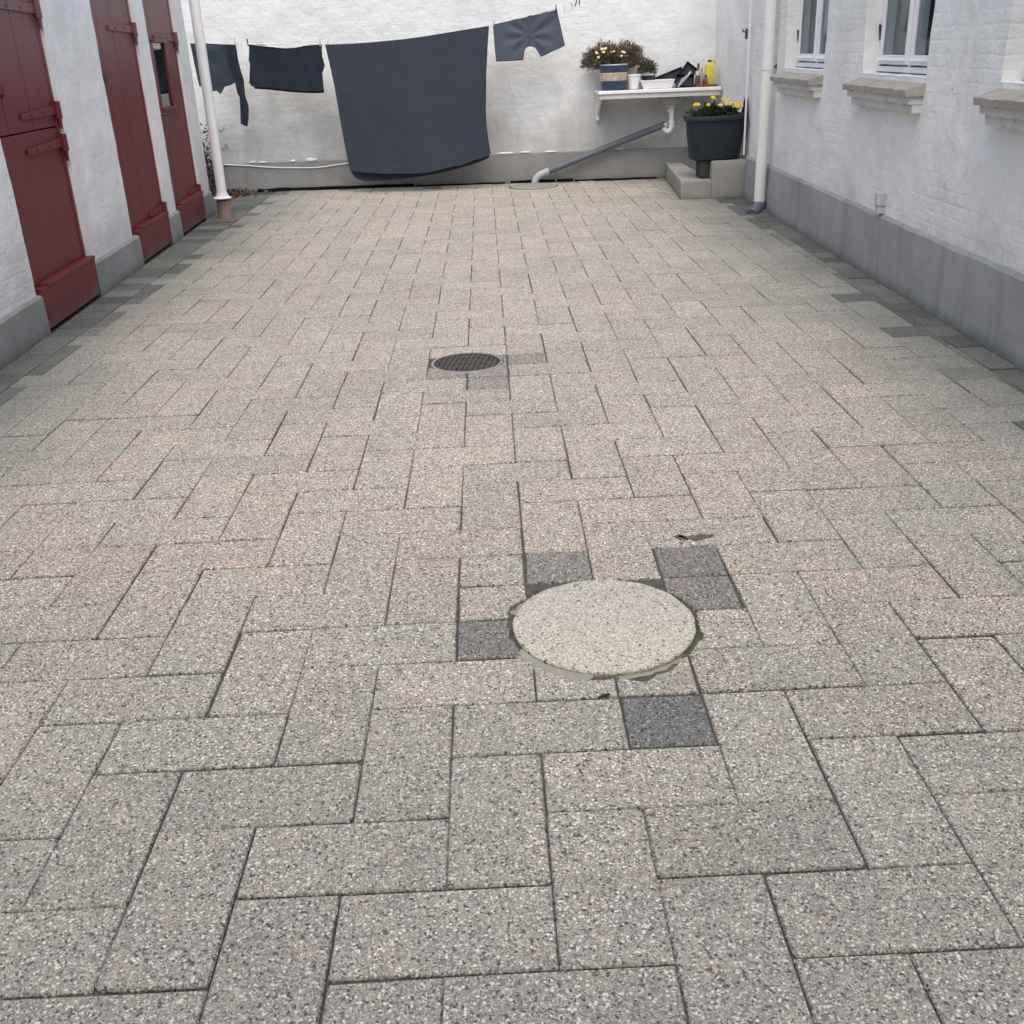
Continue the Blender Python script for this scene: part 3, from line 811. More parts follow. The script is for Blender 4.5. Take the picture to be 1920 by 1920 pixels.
for a0, a1, r0, r1, z in ((205, 258, .249, .281, -.001), (272, 318, .243, .262, -.0082), (130, 160, .243, .272, -.0078)):
    m = MB(); st = 14; rows = []
    for i in range(st + 1):
        a = R(a0 + (a1 - a0) * i / st); rr = r1 + .014 * noise.noise(Vector((a * 9, 3, 1)))
        if i in (0, st): rr = r0 + .006
        rows.append([(MH[0] + r0 * math.cos(a), MH[1] + r0 * math.sin(a), z + .002), (MH[0] + rr * math.cos(a), MH[1] + rr * math.sin(a), z + .002 * noise.noise(Vector((a * 20, 1, 1))) - .001),
                     (MH[0] + rr * math.cos(a), MH[1] + rr * math.sin(a), -.018), (MH[0] + r0 * math.cos(a), MH[1] + r0 * math.sin(a), -.018)])
    for p, q in zip(rows, rows[1:]):
        for k in range(4): m.face([p[k], p[(k + 1) % 4], q[(k + 1) % 4], q[k]])
    m.build("mortar_bed", MORT, mh)

fd = thing("floor_drain", "round rusty iron drain grate set among dark grey paving stones", "drain", (DR[0], DR[1], 0))
m = MB(); m.lathe([(.182, -.014), (.182, .000), (.177, .003), (.171, .001), (.168, -.010)], (DR[0], DR[1], 0), 56, cap0=False, cap1=False)
m.build("rim", plain("worn_rim", (.26, .26, .25), .7, .3, .45, 18), fd)
m = MB(); ang = R(-9); ca_, sa_ = math.cos(ang), math.sin(ang); rad = .1675
def rot2(x, y): return (DR[0] + x * ca_ - y * sa_, DR[1] + x * sa_ + y * ca_)
def rbar(x0, x1, y0, y1, z0, z1):
    p = [rot2(x0, y0), rot2(x1, y0), rot2(x1, y1), rot2(x0, y1)]
    m.hexa([(a, b_, z0) for a, b_ in p] + [(a, b_, z1) for a, b_ in p])
x = -rad + .012; k = 0
while x < rad - .004:
    hh = math.sqrt(max(0, rad * rad - (x + .007) ** 2)) - .006
    if hh > .01: rbar(x, x + .0145, -hh, hh, -.012, -.001)
    x += .0262
rbar(-rad + .01, rad - .01, -.008, .008, -.0105, -.0018); rbar(-rad * .8, rad * .8, .092, .104, -.0105, -.0016); rbar(-rad * .82, rad * .82, -.104, -.092, -.0105, -.0016)
m.lathe([(.1675, -.012), (.1675, 0), (.160, .0), (.158, -.012)], (DR[0], DR[1], 0), 56, cap0=False, cap1=False)
m.build("grate", IRON, fd)
m = MB(); m.lathe([(.167, -.0135), (.0001, -.0135)], (DR[0], DR[1], 0), 40, cap0=False, cap1=False); m.build("dark_pit_disc", BLACK, fd)  # flat black disc, the darkness of the depth is in its colour

gl = thing("gully_cover", "round grey concrete gully cover at the foot of the garden wall", "drain cover", (1.27, 10.55, 0))
m = MB(); m.lathe([(.262, -.01), (.266, .004), (.258, .010)], (1.27, 10.58, 0), 44); m.build("lid", cement("gully_concrete", (.33, .33, .31), 6, .1), gl)
m = MB(); m.lathe([(.286, .0025), (.267, .0032)], (1.27, 10.58, 0), 44, cap0=False, cap1=False); m.build("open_joint", SOIL, gl)

# ------------------------------------------------------------------ steps, tub
stp = MB()
def wbox(mb, x0, x1, y0, y1, z0, z1, seed, res=.06, amp=.004, shear=0):
    bm = bmesh.new(); bmesh.ops.create_cube(bm, size=1)
    for v in bm.verts: v.co = Vector(((x0 + x1) / 2 + v.co.x * (x1 - x0), (y0 + y1) / 2 + v.co.y * (y1 - y0), (z0 + z1) / 2 + v.co.z * (z1 - z0)))
    bmesh.ops.bevel(bm, geom=list(bm.edges), offset=.012, segments=2, affect='EDGES', profile=.5)
    for ax, lo, hi in ((0, x0, x1), (1, y0, y1), (2, z0, z1)):
        k = lo + res
        while k < hi - res * .5:
            pc = Vector((0, 0, 0)); pc[ax] = k; no = Vector((0, 0, 0)); no[ax] = 1
            bmesh.ops.bisect_plane(bm, geom=bm.verts[:] + bm.edges[:] + bm.faces[:], plane_co=pc, plane_no=no); k += res
    if shear:
        for v in bm.verts: v.co.x += max(0, v.co.y - y0) * shear * max(0, (x1 - v.co.x) / (x1 - x0))
    for v in bm.verts: v.co += Vector((nz(v.co + Vector((seed, 0, 0)), 6, amp), nz(v.co + Vector((0, seed, 0)), 6, amp), nz(v.co + Vector((0, 0, seed)), 6, amp * .7)))
    mb.from_bm(bm, True)
wbox(stp, 2.662, 2.972, 8.955, 10.80, -.03, .182, 3, .06, .006, .078); wbox(stp, 2.970, 3.338, 8.952, 9.78, -.03, .352, 5)
o = stp.build("concrete_steps", CEM_STEP, None, 40)
tag(o, "two rough concrete steps rising to the right in the far corner", "steps")

m = MB(); wbox(m, 2.872, 2.962, 9.06, 9.30, .184, .352, 8, .05, .003)
tag(m.build("dark_brick", plain("dark_brick", (.045, .045, .046), .85, .2, .25, 20)), "dark brick on the lower step propping the black tub", "brick")

TC = (3.035, 9.20)
tub = thing("planter_tub", "big black rubber tub of yellow flowers overhanging the concrete steps", "planter", (TC[0], TC[1], .355))
def superell(a, rx, ry, e=3.0):
    c, s = math.cos(a), math.sin(a)
    k = (abs(c / rx) ** e + abs(s / ry) ** e) ** (-1 / e)
    return (k * c, k * s)
def oval(mb, prof, c, n=48, e=2.6):
    b = len(mb.v)
    for (rx, ry, z) in prof:
        for k in range(n):
            px, py = superell(2 * math.pi * k / n, rx, ry, e); mb.v.append((c[0] + px, c[1] + py, z + px * .02))
    for i in range(len(prof) - 1):
        for k in range(n):
            k2 = (k + 1) % n; mb.f.append((b + i * n + k, b + i * n + k2, b + (i + 1) * n + k2, b + (i + 1) * n + k)); mb.sm.append(True)
    mb.f.append(tuple(b + k for k in range(n))[::-1]); mb.sm.append(False)
m = MB(); oval(m, [(.222, .160, .356), (.246, .178, .366), (.256, .186, .42), (.279, .206, .60), (.290, .214, .728), (.291, .215, .732), (.268, .196, .73), (.255, .185, .68)], TC)
m.build("body", TUBM, tub)
m = MB(); oval(m, [(.286, .213, .728), (.308, .232, .726), (.312, .236, .742), (.304, .230, .766), (.290, .218, .770), (.276, .204, .762), (.272, .200, .735)], TC); m.f.pop(); m.sm.pop()
m.build("rim", TUBM, tub)
for s in (1,):
    hp = []
    for i in range(11):
        t = i / 10; hp.append((TC[0] + s * (.285 + .012 * math.sin(math.pi * t)), TC[1] - .085 + .17 * t, .755 + .145 * math.sin(math.pi * t)))
    m = MB(); m.tube(hp, .016, 8); m.build("handle", TUBM, tub)
hp = [(TC[0] - .28 - .035 * math.sin(math.pi * i / 8), TC[1] - .07 + .14 * i / 8, .755 + .012 * math.sin(math.pi * i / 8)) for i in range(9)]
m = MB(); m.tube(hp, .014, 8); m.build("handle", TUBM, tub)
m = MB(); oval(m, [(.268, .196, .70), (.268, .196, .71)], TC); n = 48
m.f.append(tuple(range(n, 2 * n))); m.sm.append(False); m.build("soil", SOIL, tub)

# ------------------------------------------------------------------ plants
def leafmat(name, a, b, sc_=30):
    t = NT(name, .7, .25)
    oi = t.n("ShaderNodeNewGeometry").outputs["Random Per Island"]
    t.base(t.ramp(oi, [(0, a), (1, b)])); return t.m
def blade(mb, p, d, ln, w, bend, rnd_):
    d = d.normalized(); side = d.cross(Vector((rnd_.uniform(-1, 1), rnd_.uniform(-1, 1), rnd_.uniform(-1, 1))))
    if side.length < 1e-3: side = Vector((1, 0, 0))
    side.normalize(); nrm = side.cross(d)
    q = [p, p + d * ln * .5 + nrm * bend * .3, p + d * ln + nrm * bend]
    b = len(mb.v)
    mb.v += [tuple(q[0] - side * w * .3), tuple(q[0] + side * w * .3), tuple(q[1] + side * w * .5), tuple(q[1] - side * w * .5), tuple(q[2])]
    mb.f += [(b, b + 1, b + 2, b + 3), (b + 3, b + 2, b + 4)]; mb.sm += [False, False]
def bush(mb, c, rx, ry, rz, n, ln, w, seed, spiky=.6):
    r = random.Random(seed)
    for i in range(n):
        a = r.uniform(0, 2 * math.pi); e = math.asin(r.uniform(-.35, 1)); k = r.random() ** .4
        dirv = Vector((math.cos(a) * math.cos(e), math.sin(a) * math.cos(e), math.sin(e)))
        lump = .78 + .35 * noise.noise(dirv * 2.3 + Vector((seed, 0, 0)))
        p = Vector(c) + Vector((dirv.x * rx, dirv.y * ry, dirv.z * rz)) * k * lump
        d = dirv * spiky + Vector((r.gauss(0, .4), r.gauss(0, .4), r.gauss(.35, .35)))
        blade(mb, p, d, ln * r.uniform(.6, 1.4), w * r.uniform(.6, 1.3), ln * r.uniform(-.3, .3), r)
def flower(parent, p, rad, mat, seed, tilt=.5):
    r = random.Random(seed); m = MB(); up = Vector((r.gauss(0, .3), -tilt, .8)).normalized(); u = up.orthogonal().normalized(); v = up.cross(u)
    for k in range(7):
        a = 2 * math.pi * k / 7 + r.uniform(-.2, .2); d = u * math.cos(a) + v * math.sin(a); t = up.cross(d)
        L = rad * r.uniform(.85, 1.15)
        m.face([p, p + d * L * .6 + t * L * .34 + up * L * .28, p + d * L + up * L * r.uniform(.0, .3), p + d * L * .6 - t * L * .34 + up * L * .28], True)
    bm = bmesh.new(); bmesh.ops.create_icosphere(bm, subdivisions=1, radius=rad * .33)
    m.from_bm(bm, True, Matrix.Translation(p + up * rad * .15))
    return m.build("flower", mat, parent)
YEL = plain("yellow_petals", (.70, .50, .05), .6, .2, .15, 60)
CREAM = plain("cream_petals", (.74, .62, .36), .6, .2, .2, 60)
TL = leafmat("tub_foliage", (.014, .024, .016), (.045, .065, .035))
m = MB(); bush(m, (TC[0] - .01, TC[1], .72), .29, .19, .155, 2200, .045, .02, 21, .5); m.build("foliage", TL, tub)
for i, (px, pz, py) in enumerate(((2.81, .875, 9.10), (2.84, .868, 9.14), (2.985, .93, 9.14), (3.01, .915, 9.16), (3.095, .915, 9.14), (3.12, .872, 9.06), (3.14, .90, 9.14), (2.93, .87, 9.06), (3.05, .86, 9.05), (3.165, .875, 9.10), (3.19, .865, 9.12), (3.235, .87, 9.12), (3.25, .845, 9.06), (3.215, .85, 9.08))):
    flower(tub, Vector((px, py, pz)), .027, YEL, 40 + i)

def yb(x, off): return YB(x) - off
PX = (2.18, yb(2.18, .33))
pp = thing("flower_pot", "blue glazed pot with a beige band holding cream flowers on the sink", "potted plant", (PX[0], PX[1], .985))
BLUEG = plain("blue_glaze", (.035, .06, .105), .35, .5, .25, 8)
m = MB(); m.lathe([(.118, .986), (.132, .990), (.142, 1.06), (.148, 1.075), (.148, 1.160), (.150, 1.17), (.158, 1.235), (.150, 1.238), (.145, 1.20)], (PX[0], PX[1], 0), 36); m.build("pot", BLUEG, pp)
m = MB(); m.lathe([(.1445, 1.078), (.151, 1.083), (.1535, 1.12), (.154, 1.158), (.148, 1.163)], (PX[0], PX[1], 0), 36, cap0=False, cap1=False)
t = NT("beige_glaze_band", .4, .4); t.base(t.mix(t.smooth(t.noise(38, 3), .52, .62), (.42, .33, .26), (.60, .50, .46))); m.build("band", t.m, pp)
m = MB(); m.lathe([(.150, 1.232), (.160, 1.234), (.163, 1.242), (.158, 1.248), (.146, 1.244)], (PX[0], PX[1], 0), 36, cap0=False, cap1=False); m.build("rim", plain("pale_glaze", (.42, .45, .47), .35, .5, .2, 12), pp)
m = MB(); m.lathe([(.146, 1.215), (.0001, 1.222)], (PX[0], PX[1], 0), 24, cap0=False, cap1=False); m.build("soil", SOIL, pp)
m = MB(); bush(m, (PX[0] - .02, PX[1] - .01, 1.25), .19, .13, .155, 900, .06, .016, 5, .7); m.build("foliage", leafmat("pansy_leaves", (.06, .055, .035), (.17, .14, .085)), pp)
for i, (px, pz) in enumerate(((2.045, 1.40), (2.085, 1.405), (1.99, 1.365), (2.06, 1.37), (2.155, 1.368), (2.175, 1.372), (2.268, 1.362), (2.285, 1.358), (2.01, 1.32), (2.25, 1.325))):
    flower(pp, Vector((px, PX[1] - .10 + .02 * (i % 3), pz)), .021, CREAM, 60 + i, .7)

hb = thing("heather_shrub", "bushy brown-green shrub in a dark pot behind the blue pot", "potted plant", (2.19, yb(2.19, .18), .985))
m = MB(); m.lathe([(.09, .986), (.12, 1.17), (.127, 1.19), (.115, 1.19)], (2.24, yb(2.2, .135), 0), 24); m.build("pot", DARKP, hb)
HM = leafmat("shrub_foliage", (.075, .06, .045), (.26, .215, .165))
m = MB(); bush(m, (2.10, yb(2.1, .20), 1.28), .26, .15, .21, 4200, .034, .009, 9, .65); bush(m, (2.34, yb(2.34, .19), 1.28), .25, .14, .22, 3800, .034, .009, 12, .65); bush(m, (2.20, yb(2.2, .22), 1.24), .36, .13, .18, 2600, .034, .009, 18, .65); bush(m, (1.97, yb(1.97, .20), 1.26), .16, .12, .16, 1100, .034, .009, 14, .65)
m.build("foliage", HM, hb)
m = MB(); rr = random.Random(3)
for i in range(26):
    a = rr.uniform(0, 6.28); m.tube([(2.22, yb(2.2, .16), 1.18), (2.2 + .12 * math.cos(a) + rr.uniform(-.05, .05), yb(2.2, .18) + .06 * math.sin(a), 1.28), (2.18 + .27 * math.cos(a), yb(2.2, .19) + .13 * math.sin(a), rr.uniform(1.3, 1.45))], [.005, .004, .002], 5)
m.build("stems", plain("woody_stem", (.09, .065, .045), .9, .1), hb)
sp_ = thing("small_shrub", "small grey-green plant in a black nursery pot beside the white pot", "potted plant", (2.58, yb(2.58, .2), .985))
m = MB(); m.lathe([(.055, .986), (.075, 1.10), (.08, 1.115), (.07, 1.115)], (2.575, yb(2.575, .22), 0), 20); m.build("pot", DARKP, sp_)
m = MB(); bush(m, (2.57, yb(2.57, .22), 1.165), .115, .09, .12, 800, .035, .011, 17, .8); m.build("foliage", leafmat("small_shrub_leaves", (.05, .055, .04), (.20, .20, .15)), sp_)
m = MB(); m.lathe([(.052, .986), (.056, .99), (.070, 1.118), (.076, 1.122), (.076, 1.136), (.068, 1.136), (.062, 1.06)], (2.402, yb(2.4, .33), 0), 26)
tag(m.build("white_pot", WHITE), "small plain white pot between the blue pot and the white trough", "pot")

# ------------------------------------------------------------------ utility sink
SK = thing("utility_sink", "old white-edged metal sink on wall brackets in the far corner", "sink", (2.66, yb(2.66, .25), .95))
sx0, sx1 = 2.002, 3.318
def sbox(mb, x0, x1, z0, z1, o0, o1, b=.0): obox(mb, PB, x0, x1, z0, z1, o0, o1, b)
ENAM = plain("white_enamel", (.80, .81, .82), .25, .5, .05, 10); STEEL = plain("dull_steel", (.46, .46, .45), .4, .5, .12, 14, .5)
m = MB(); sbox(m, sx0, sx1, .966, .983, -.015, .485, .004); m.build("top", STEEL, SK)
m = MB(); sbox(m, sx0, sx1, .948, .984, .487, .505, .006); sbox(m, sx0 - .004, sx0 + .010, .950, .9835, .0, .485, .004); m.build("front_edge", ENAM, SK)
m = MB(); sbox(m, sx0 + .012, sx1 - .01, .897, .946, .468, .488, .004); sbox(m, sx0 + .002, sx0 + .018, .897, .948, .0, .466, .004); m.build("apron", plain("yellowed_panel", (.56, .54, .49), .6, .3, .1, 6), SK)
for ux in (2.035, 3.27):
    m = MB(); sbox(m, ux - .017, ux + .020, .66, .895, -.018, .055, .003)
    m.hexa([PB(ux - .012, .69, .012), PB(ux + .012, .69, .012), PB(ux + .012, .69, .006), PB(ux - .012, .69, .006), PB(ux - .012, .893, .42), PB(ux + .012, .893, .42), PB(ux + .012, .893, .006), PB(ux - .012, .893, .006)])
    m.build("bracket", plain("painted_bracket", (.76, .76, .75), .6, .3, .15, 30), SK)
bx, by = 2.835, yb(2.835, .24)
m = MB(); m.lathe([(.05, .80), (.13, .815), (.165, .86), (.17, .962)], (bx, by, 0), 30); m.build("basin", plain("basin_underside", (.34, .33, .32), .6, .3, .15, 8), SK)
m = MB()
m.tube([(bx, by, .80), (bx, by, .785)], .052, 18); m.tube([(bx, by, .79), (bx, by, .62)], .026, 14)
arc = [(bx - .04 + .04 * math.cos(math.pi * i / 12), by, .60 - .05 * math.sin(math.pi * i / 12) - .02) for i in range(13)]
m.tube([(bx, by, .63)] + arc + [(bx - .08, by, .62)], .026, 14)
for (zx, zz) in ((bx, .625), (bx - .08, .60), (bx, .585)): m.tube([(zx, by, zz - .014), (zx, by, zz + .014)], .034, 14)
m.tube([(bx, by, .735), (bx - .03, by, .745), (bx - .045, by, .765)], [.02, .018, .014], 10)
m.tube([(bx - .02, by, .80), (bx - .06, by - .005, .79), (bx - .085, by, .83), (bx - .085, by, .86)], .010, 8)
m.build("trap", PVCW, SK)
wp_ = thing("waste_pipe", "dark grey waste pipe sloping down the garden wall to the gully", "pipe", (2.0, yb(2.0, .1), .3))
p0 = Vector((bx - .07, by - .005, .605)); p1 = PB(2.35, .445, .10); p2 = PB(1.42, .118, .10)
m = MB(); m.tube([p0, p0 + (p1 - p0) * .5, p1, (p1 + p2) / 2, p2], .036, 16); m.build("pipe", PVCG, wp_)
m = MB(); e = [p2 + (p1 - p2).normalized() * .05, p2, PB(1.36, .095, .10), PB(1.318, .06, .105), PB(1.30, .02, .11), PB(1.298, -.005, .11)]
m.tube(e, .041, 14); m.build("elbow", PVCL, wp_)
m = MB(); m.tube([PB(1.545, -.01, .10), PB(1.548, .14, .10)], .010, 8); m.build("strut", PVCG, wp_)

# things standing on the sink
m = MB()
def trough(mb, c, lx, ly, z0, z1, t, wall=.006):
    o = [(-lx, -ly), (lx, -ly), (lx, ly), (-lx, ly)]
    def ring(s, z): return [(c[0] + x * s[0], c[1] + y * s[1], z) for x, y in o]
    b = (t, t); rows = [ring(b, z0), ring((1, 1), z1 - .012), ring((1.03, 1.06), z1 - .010), ring((1.03, 1.06), z1), ring((.97, .94), z1), ring((t * .96, t * .92), z0 + .01)]
    vs = [p for r in rows for p in r]; fs = [(3, 2, 1, 0)]
    for i in range(5):
        for k in range(4): fs.append((i * 4 + k, i * 4 + (k + 1) % 4, (i + 1) * 4 + (k + 1) % 4, (i + 1) * 4 + k))
    fs.append((20, 21, 22, 23)); mb.add(vs, fs)
trough(m, (2.652, yb(2.65, .32)), .182, .085, .985, 1.072, .84)
tag(m.build("white_trough", WHITE), "low white plastic planting trough on the middle of the sink", "trough")
def tray(label, cx_, off, cz, lx, lz, ang, tiltb, dep):
    m = MB(); bm = bmesh.new(); bmesh.ops.create_cube(bm, size=1)
    bmesh.ops.transform(bm, matrix=Matrix.Diagonal((lx, dep, lz, 1)), verts=bm.verts)
    top = [f for f in bm.faces if f.normal.y < -.9]
    r = bmesh.ops.inset_region(bm, faces=top, thickness=.012)
    bmesh.ops.translate(bm, verts=list({v for f in top for v in f.verts}), vec=(0, dep * .8, 0))
    m.from_bm(bm, False, Matrix.Translation((cx_, yb(cx_, off), cz)) @ Matrix.Rotation(tiltb, 4, 'X') @ Matrix.Rotation(ang, 4, 'Y'))
    return tag(m.build("nursery_tray", DARKP), label, "tray", "black trays on the sink")
tray("flat black tray leaning low behind the white trough", 2.80, .16, 1.085, .34, .10, R(-19), R(-12), .05)
tray("tall black tray tipped up on its corner beside the bottles", 2.985, .20, 1.098, .25, .15, R(-52), R(-10), .06)
tray("squat black tray at the bottom of the dark heap", 2.965, .27, 1.045, .19, .12, R(3), R(-16), .07)
m = MB(); q = [(2.872, .99), (2.893, .992), (3.0, 1.10), (2.985, 1.115), (2.92, 1.075)]
bm = bmesh.new(); f = bm.faces.new([bm.verts.new(PB(x, z, .335)) for x, z in q]); r = bmesh.ops.extrude_face_region(bm, geom=[f])
bmesh.ops.translate(bm, verts=[g_ for g_ in r['geom'] if isinstance(g_, bmesh.types.BMVert)], vec=(0, .006, 0)); bmesh.ops.recalc_face_normals(bm, faces=bm.faces); m.from_bm(bm)
m.tube([PB(2.99, 1.105, .333), PB(3.02, 1.14, .325)], .011, 8)
tag(m.build("hand_scoop", plain("grey_scoop", (.42, .46, .48), .35, .5, .1, 10, .3)), "slim pale grey hand scoop leaning on the black trays", "scoop")
m = MB(); sbox(m, 3.075, 3.308, .985, .992, .17, .35, .002); sbox(m, 3.075, 3.308, .992, 1.004, .343, .35, .002); sbox(m, 3.075, 3.308, .992, 1.004, .17, .177, .002); sbox(m, 3.075, 3.082, .992, 1.004, .178, .342, .002)
tag(m.build("red_tray", plain("red_brown_tray", (.20, .05, .035), .5, .4)), "thin red-brown tray under the bottles on the sink", "tray")
jy = .25
jg = thing("yellow_jug", "yellow plastic canister with a black cap by the house wall", "canister", (3.235, yb(3.235, jy), .993))
m = MB(); sbox(m, 3.185, 3.284, .993, 1.19, jy - .04, jy + .04, .014)
m.hexa([PB(3.19, 1.188, jy + .034), PB(3.279, 1.188, jy + .034), PB(3.279, 1.188, jy - .034), PB(3.19, 1.188, jy - .034), PB(3.212, 1.228, jy + .02), PB(3.262, 1.228, jy + .02), PB(3.262, 1.228, jy - .02), PB(3.212, 1.228, jy - .02)])
m.tube([PB(3.268, 1.19, jy), PB(3.288, 1.225, jy), PB(3.275, 1.245, jy), PB(3.24, 1.24, jy)], .010, 8)
m.build("body", plain("yellow_plastic", (.62, .53, .06), .4, .4, .1, 10), jg)
m = MB(); m.tube([PB(3.232, 1.226, jy), PB(3.232, 1.248, jy)], .020, 14); m.build("cap", DARKP, jg)
def bottle(lbl, x, off, h, r, cb, cc, caph, cr):
    t = thing("bottle", lbl, "bottle", (x, yb(x, off), .993), "bottles on the sink")
    m = MB(); m.lathe([(r * .92, .993), (r, .998), (r, .993 + h * .68), (r * .8, .993 + h * .78), (cr * .9, .993 + h * .86), (cr * .9, .993 + h)], (x, yb(x, off), 0), 18); m.build("body", cb, t)
    m = MB(); m.lathe([(cr, .993 + h), (cr, .993 + h + caph * .8), (cr * .7, .993 + h + caph)], (x, yb(x, off), 0), 14); m.build("cap", cc, t)
BR = plain("brown_bottle", (.10, .06, .05), .3, .5); CL = plain("smoky_bottle", (.34, .27, .25), .3, .5); PY = plain("pale_yellow_cap", (.66, .62, .32), .4, .4); TAN = plain("tan_bottle", (.45, .33, .22), .4, .4)
bottle("short brown bottle with a pale yellow cap", 3.098, .28, .105, .026, BR, PY, .042, .022)
bottle("tall slim tan bottle with a dark brown nozzle", 3.118, .215, .165, .024, TAN, BR, .06, .014)
bottle("smoky grey-brown bottle with a slim neck", 3.148, .26, .15, .025, CL, TAN, .035, .013)
bottle("squat dark brown bottle in front of the yellow canister", 3.182, .31, .085, .022, BR, BR, .025, .014)

# ------------------------------------------------------------------ washing line
LO = .50
LINE = [(-2.46, 1.632), (-1.902, 1.605), (-1.405, 1.582), (-.938, 1.567), (-.50, 1.568), (-.064, 1.583), (.40, 1.626), (.843, 1.678), (1.2, 1.735), (1.543, 1.795), (2.047, 1.903), (2.6, 2.04), (3.3, 2.24)]
def zline(x):
    for (a, b), (c, d) in zip(LINE, LINE[1:]):
        if a <= x <= c: return b + (d - b) * (x - a) / (c - a)
    return LINE[-1][1]
m = MB(); m.tube([PB(x, z + .004, LO) for x, z in LINE], .0032, 6)
m.tube([PB(-1.78, zline(-1.78), LO + .004), PB(-1.55, 1.565, LO + .006), PB(-1.37, 1.556, LO + .008), PB(-1.15, 1.562, LO + .006), PB(-.99, zline(-.99), LO + .004)], .0028, 6)
tag(m.build("washing_line", plain("white_line", (.72, .72, .70), .6, .3)), "thin white washing line slung across the back of the yard", "washing line")

def cloth(name, label, cat, outline, off, mat, wr, thick=.006, res=.03, parent=None):
    bm = bmesh.new()
    f = bm.faces.new([bm.verts.new((x, 0, z)) for x, z in outline])
    xs = [p[0] for p in outline]; zs = [p[1] for p in outline]
    for ax, lo, hi in ((0, min(xs), max(xs)), (2, min(zs), max(zs))):
        k = lo + res
        while k < hi:
            pc = Vector((0, 0, 0)); pc[ax] = k; no = Vector((0, 0, 0)); no[ax] = 1
            bmesh.ops.bisect_plane(bm, geom=bm.verts[:] + bm.edges[:] + bm.faces[:], plane_co=pc, plane_no=no); k += res
    bmesh.ops.triangulate(bm, faces=[f for f in bm.faces if len(f.verts) > 4])
    bm.normal_update()
    r = bmesh.ops.extrude_face_region(bm, geom=list(bm.faces))
    nv = [g_ for g_ in r['geom'] if isinstance(g_, bmesh.types.BMVert)]
    for v in nv: v.co.y = 1.0
    for v in bm.verts:
        x, z = v.co.x, v.co.z; bk = v.co.y > .5
        v.co = PB(x, z, off + wr(x, z) - (thick if bk else 0))
    bmesh.ops.recalc_face_normals(bm, faces=bm.faces)
    m = MB(); m.from_bm(bm, True)
    o = m.build(name, mat, parent, 60)
    if label: tag(o, label, cat)
    return o
def fabric(name, c, rough=.9, fine=260, sheen=.15):
    t = NT(name, rough, .2)
    t.base(t.ramp(t.noise(6, 5), [(.3, tuple(v * .95 for v in c)), (.7, tuple(v * 1.05 for v in c))]))
    t.p.inputs["Sheen Weight"].default_value = sheen; t.p.inputs["Sheen Roughness"].default_value = .5
    b = t.bump(t.noise(7, 5, .6), .4, .03); t.bump(t.noise(fine, 2), .2, .002, b); return t.m
SHEETM = fabric("slate_cotton", (.034, .043, .060)); NAVY = fabric("navy_jersey", (.014, .021, .032)); SHORTM = fabric("grey_blue_sport_cloth", (.063, .077, .106), .6, 300, .1)
N3 = lambda x, z, s, k: noise.noise(Vector((x * s, z * s * .5, k)))

sheet = thing("bed_sheet", "large slate-blue sheet folded over the washing line, nearly touching the ground", "sheet", PB(0, 1.58, LO))
F = [(-.939, 1.562), (-.70, 1.558), (-.414, 1.566), (-.10, 1.580), (.168, 1.602), (.514, 1.640), (.842, 1.674), (.815, 1.45), (.792, 1.25), (.774, 1.09), (.767, .95), (.766, .818), (.771, .66), (.780, .54), (.799, .387), (.780, .362), (.707, .339), (.57, .304), (.433, .269), (.25, .236), (.066, .208), (-.12, .200), (-.298, .201), (-.45, .208), (-.601, .222), (-.72, .236), (-.80, .250), (-.812, .33), (-.824, .425), (-.838, .58), (-.853, .737), (-.868, .95), (-.884, 1.151), (-.91, 1.36)]
def wsheet(x, z):
    d = (1.58 - z) / 1.35
    return .010 + d * (.030 + .030 * math.sin(x * 3.1 + 1) + .012 * math.sin(x * 7.3 + z * 1.5) + .018 * N3(x, z, 2.2, 1)) + .016 * min(1, d * 1.5) * math.sin(x * 12 + 1.2 * math.sin(z * 2) + .6) * (.4 + .6 * abs(N3(x, z, 1.6, 9))) + .010 * math.exp(-((x + .93 - d * .5) / .10) ** 2) + .010 * math.exp(-((x - .83 + d * .35) / .09) ** 2) + .012 * max(0, d - .9) * math.sin(x * 9)
cloth("front_layer", None, None, F, LO, SHEETM, wsheet, .004, .045, sheet)
Bk = [(-.935, 1.560), (-.5, 1.560), (-.06, 1.578), (.40, 1.622), (.838, 1.668), (.79, 1.2), (.765, .8), (.775, .5), (.782, .335), (.70, .302), (.552, .258), (.40, .222), (.246, .192), (.03, .160), (-.185, .138), (-.37, .128), (-.553, .125), (-.65, .128), (-.723, .148), (-.765, .178), (-.79, .215), (-.811, .306), (-.83, .6), (-.875, 1.1)]
cloth("back_layer", None, None, Bk, LO - .035, SHEETM, lambda x, z: -.055 * min(1, (1.6 - z) / .5) + .02 * N3(x, z, 2.5, 6) + .03, .004, .06, sheet)
m = MB(); pth = [(F[i][0], F[i][1]) for i in range(14, 27)]
m.tube([PB(x, z + .012, LO + wsheet(x, z) + .001) for x, z in pth], .0045, 6); m.build("hem", SHEETM, sheet)

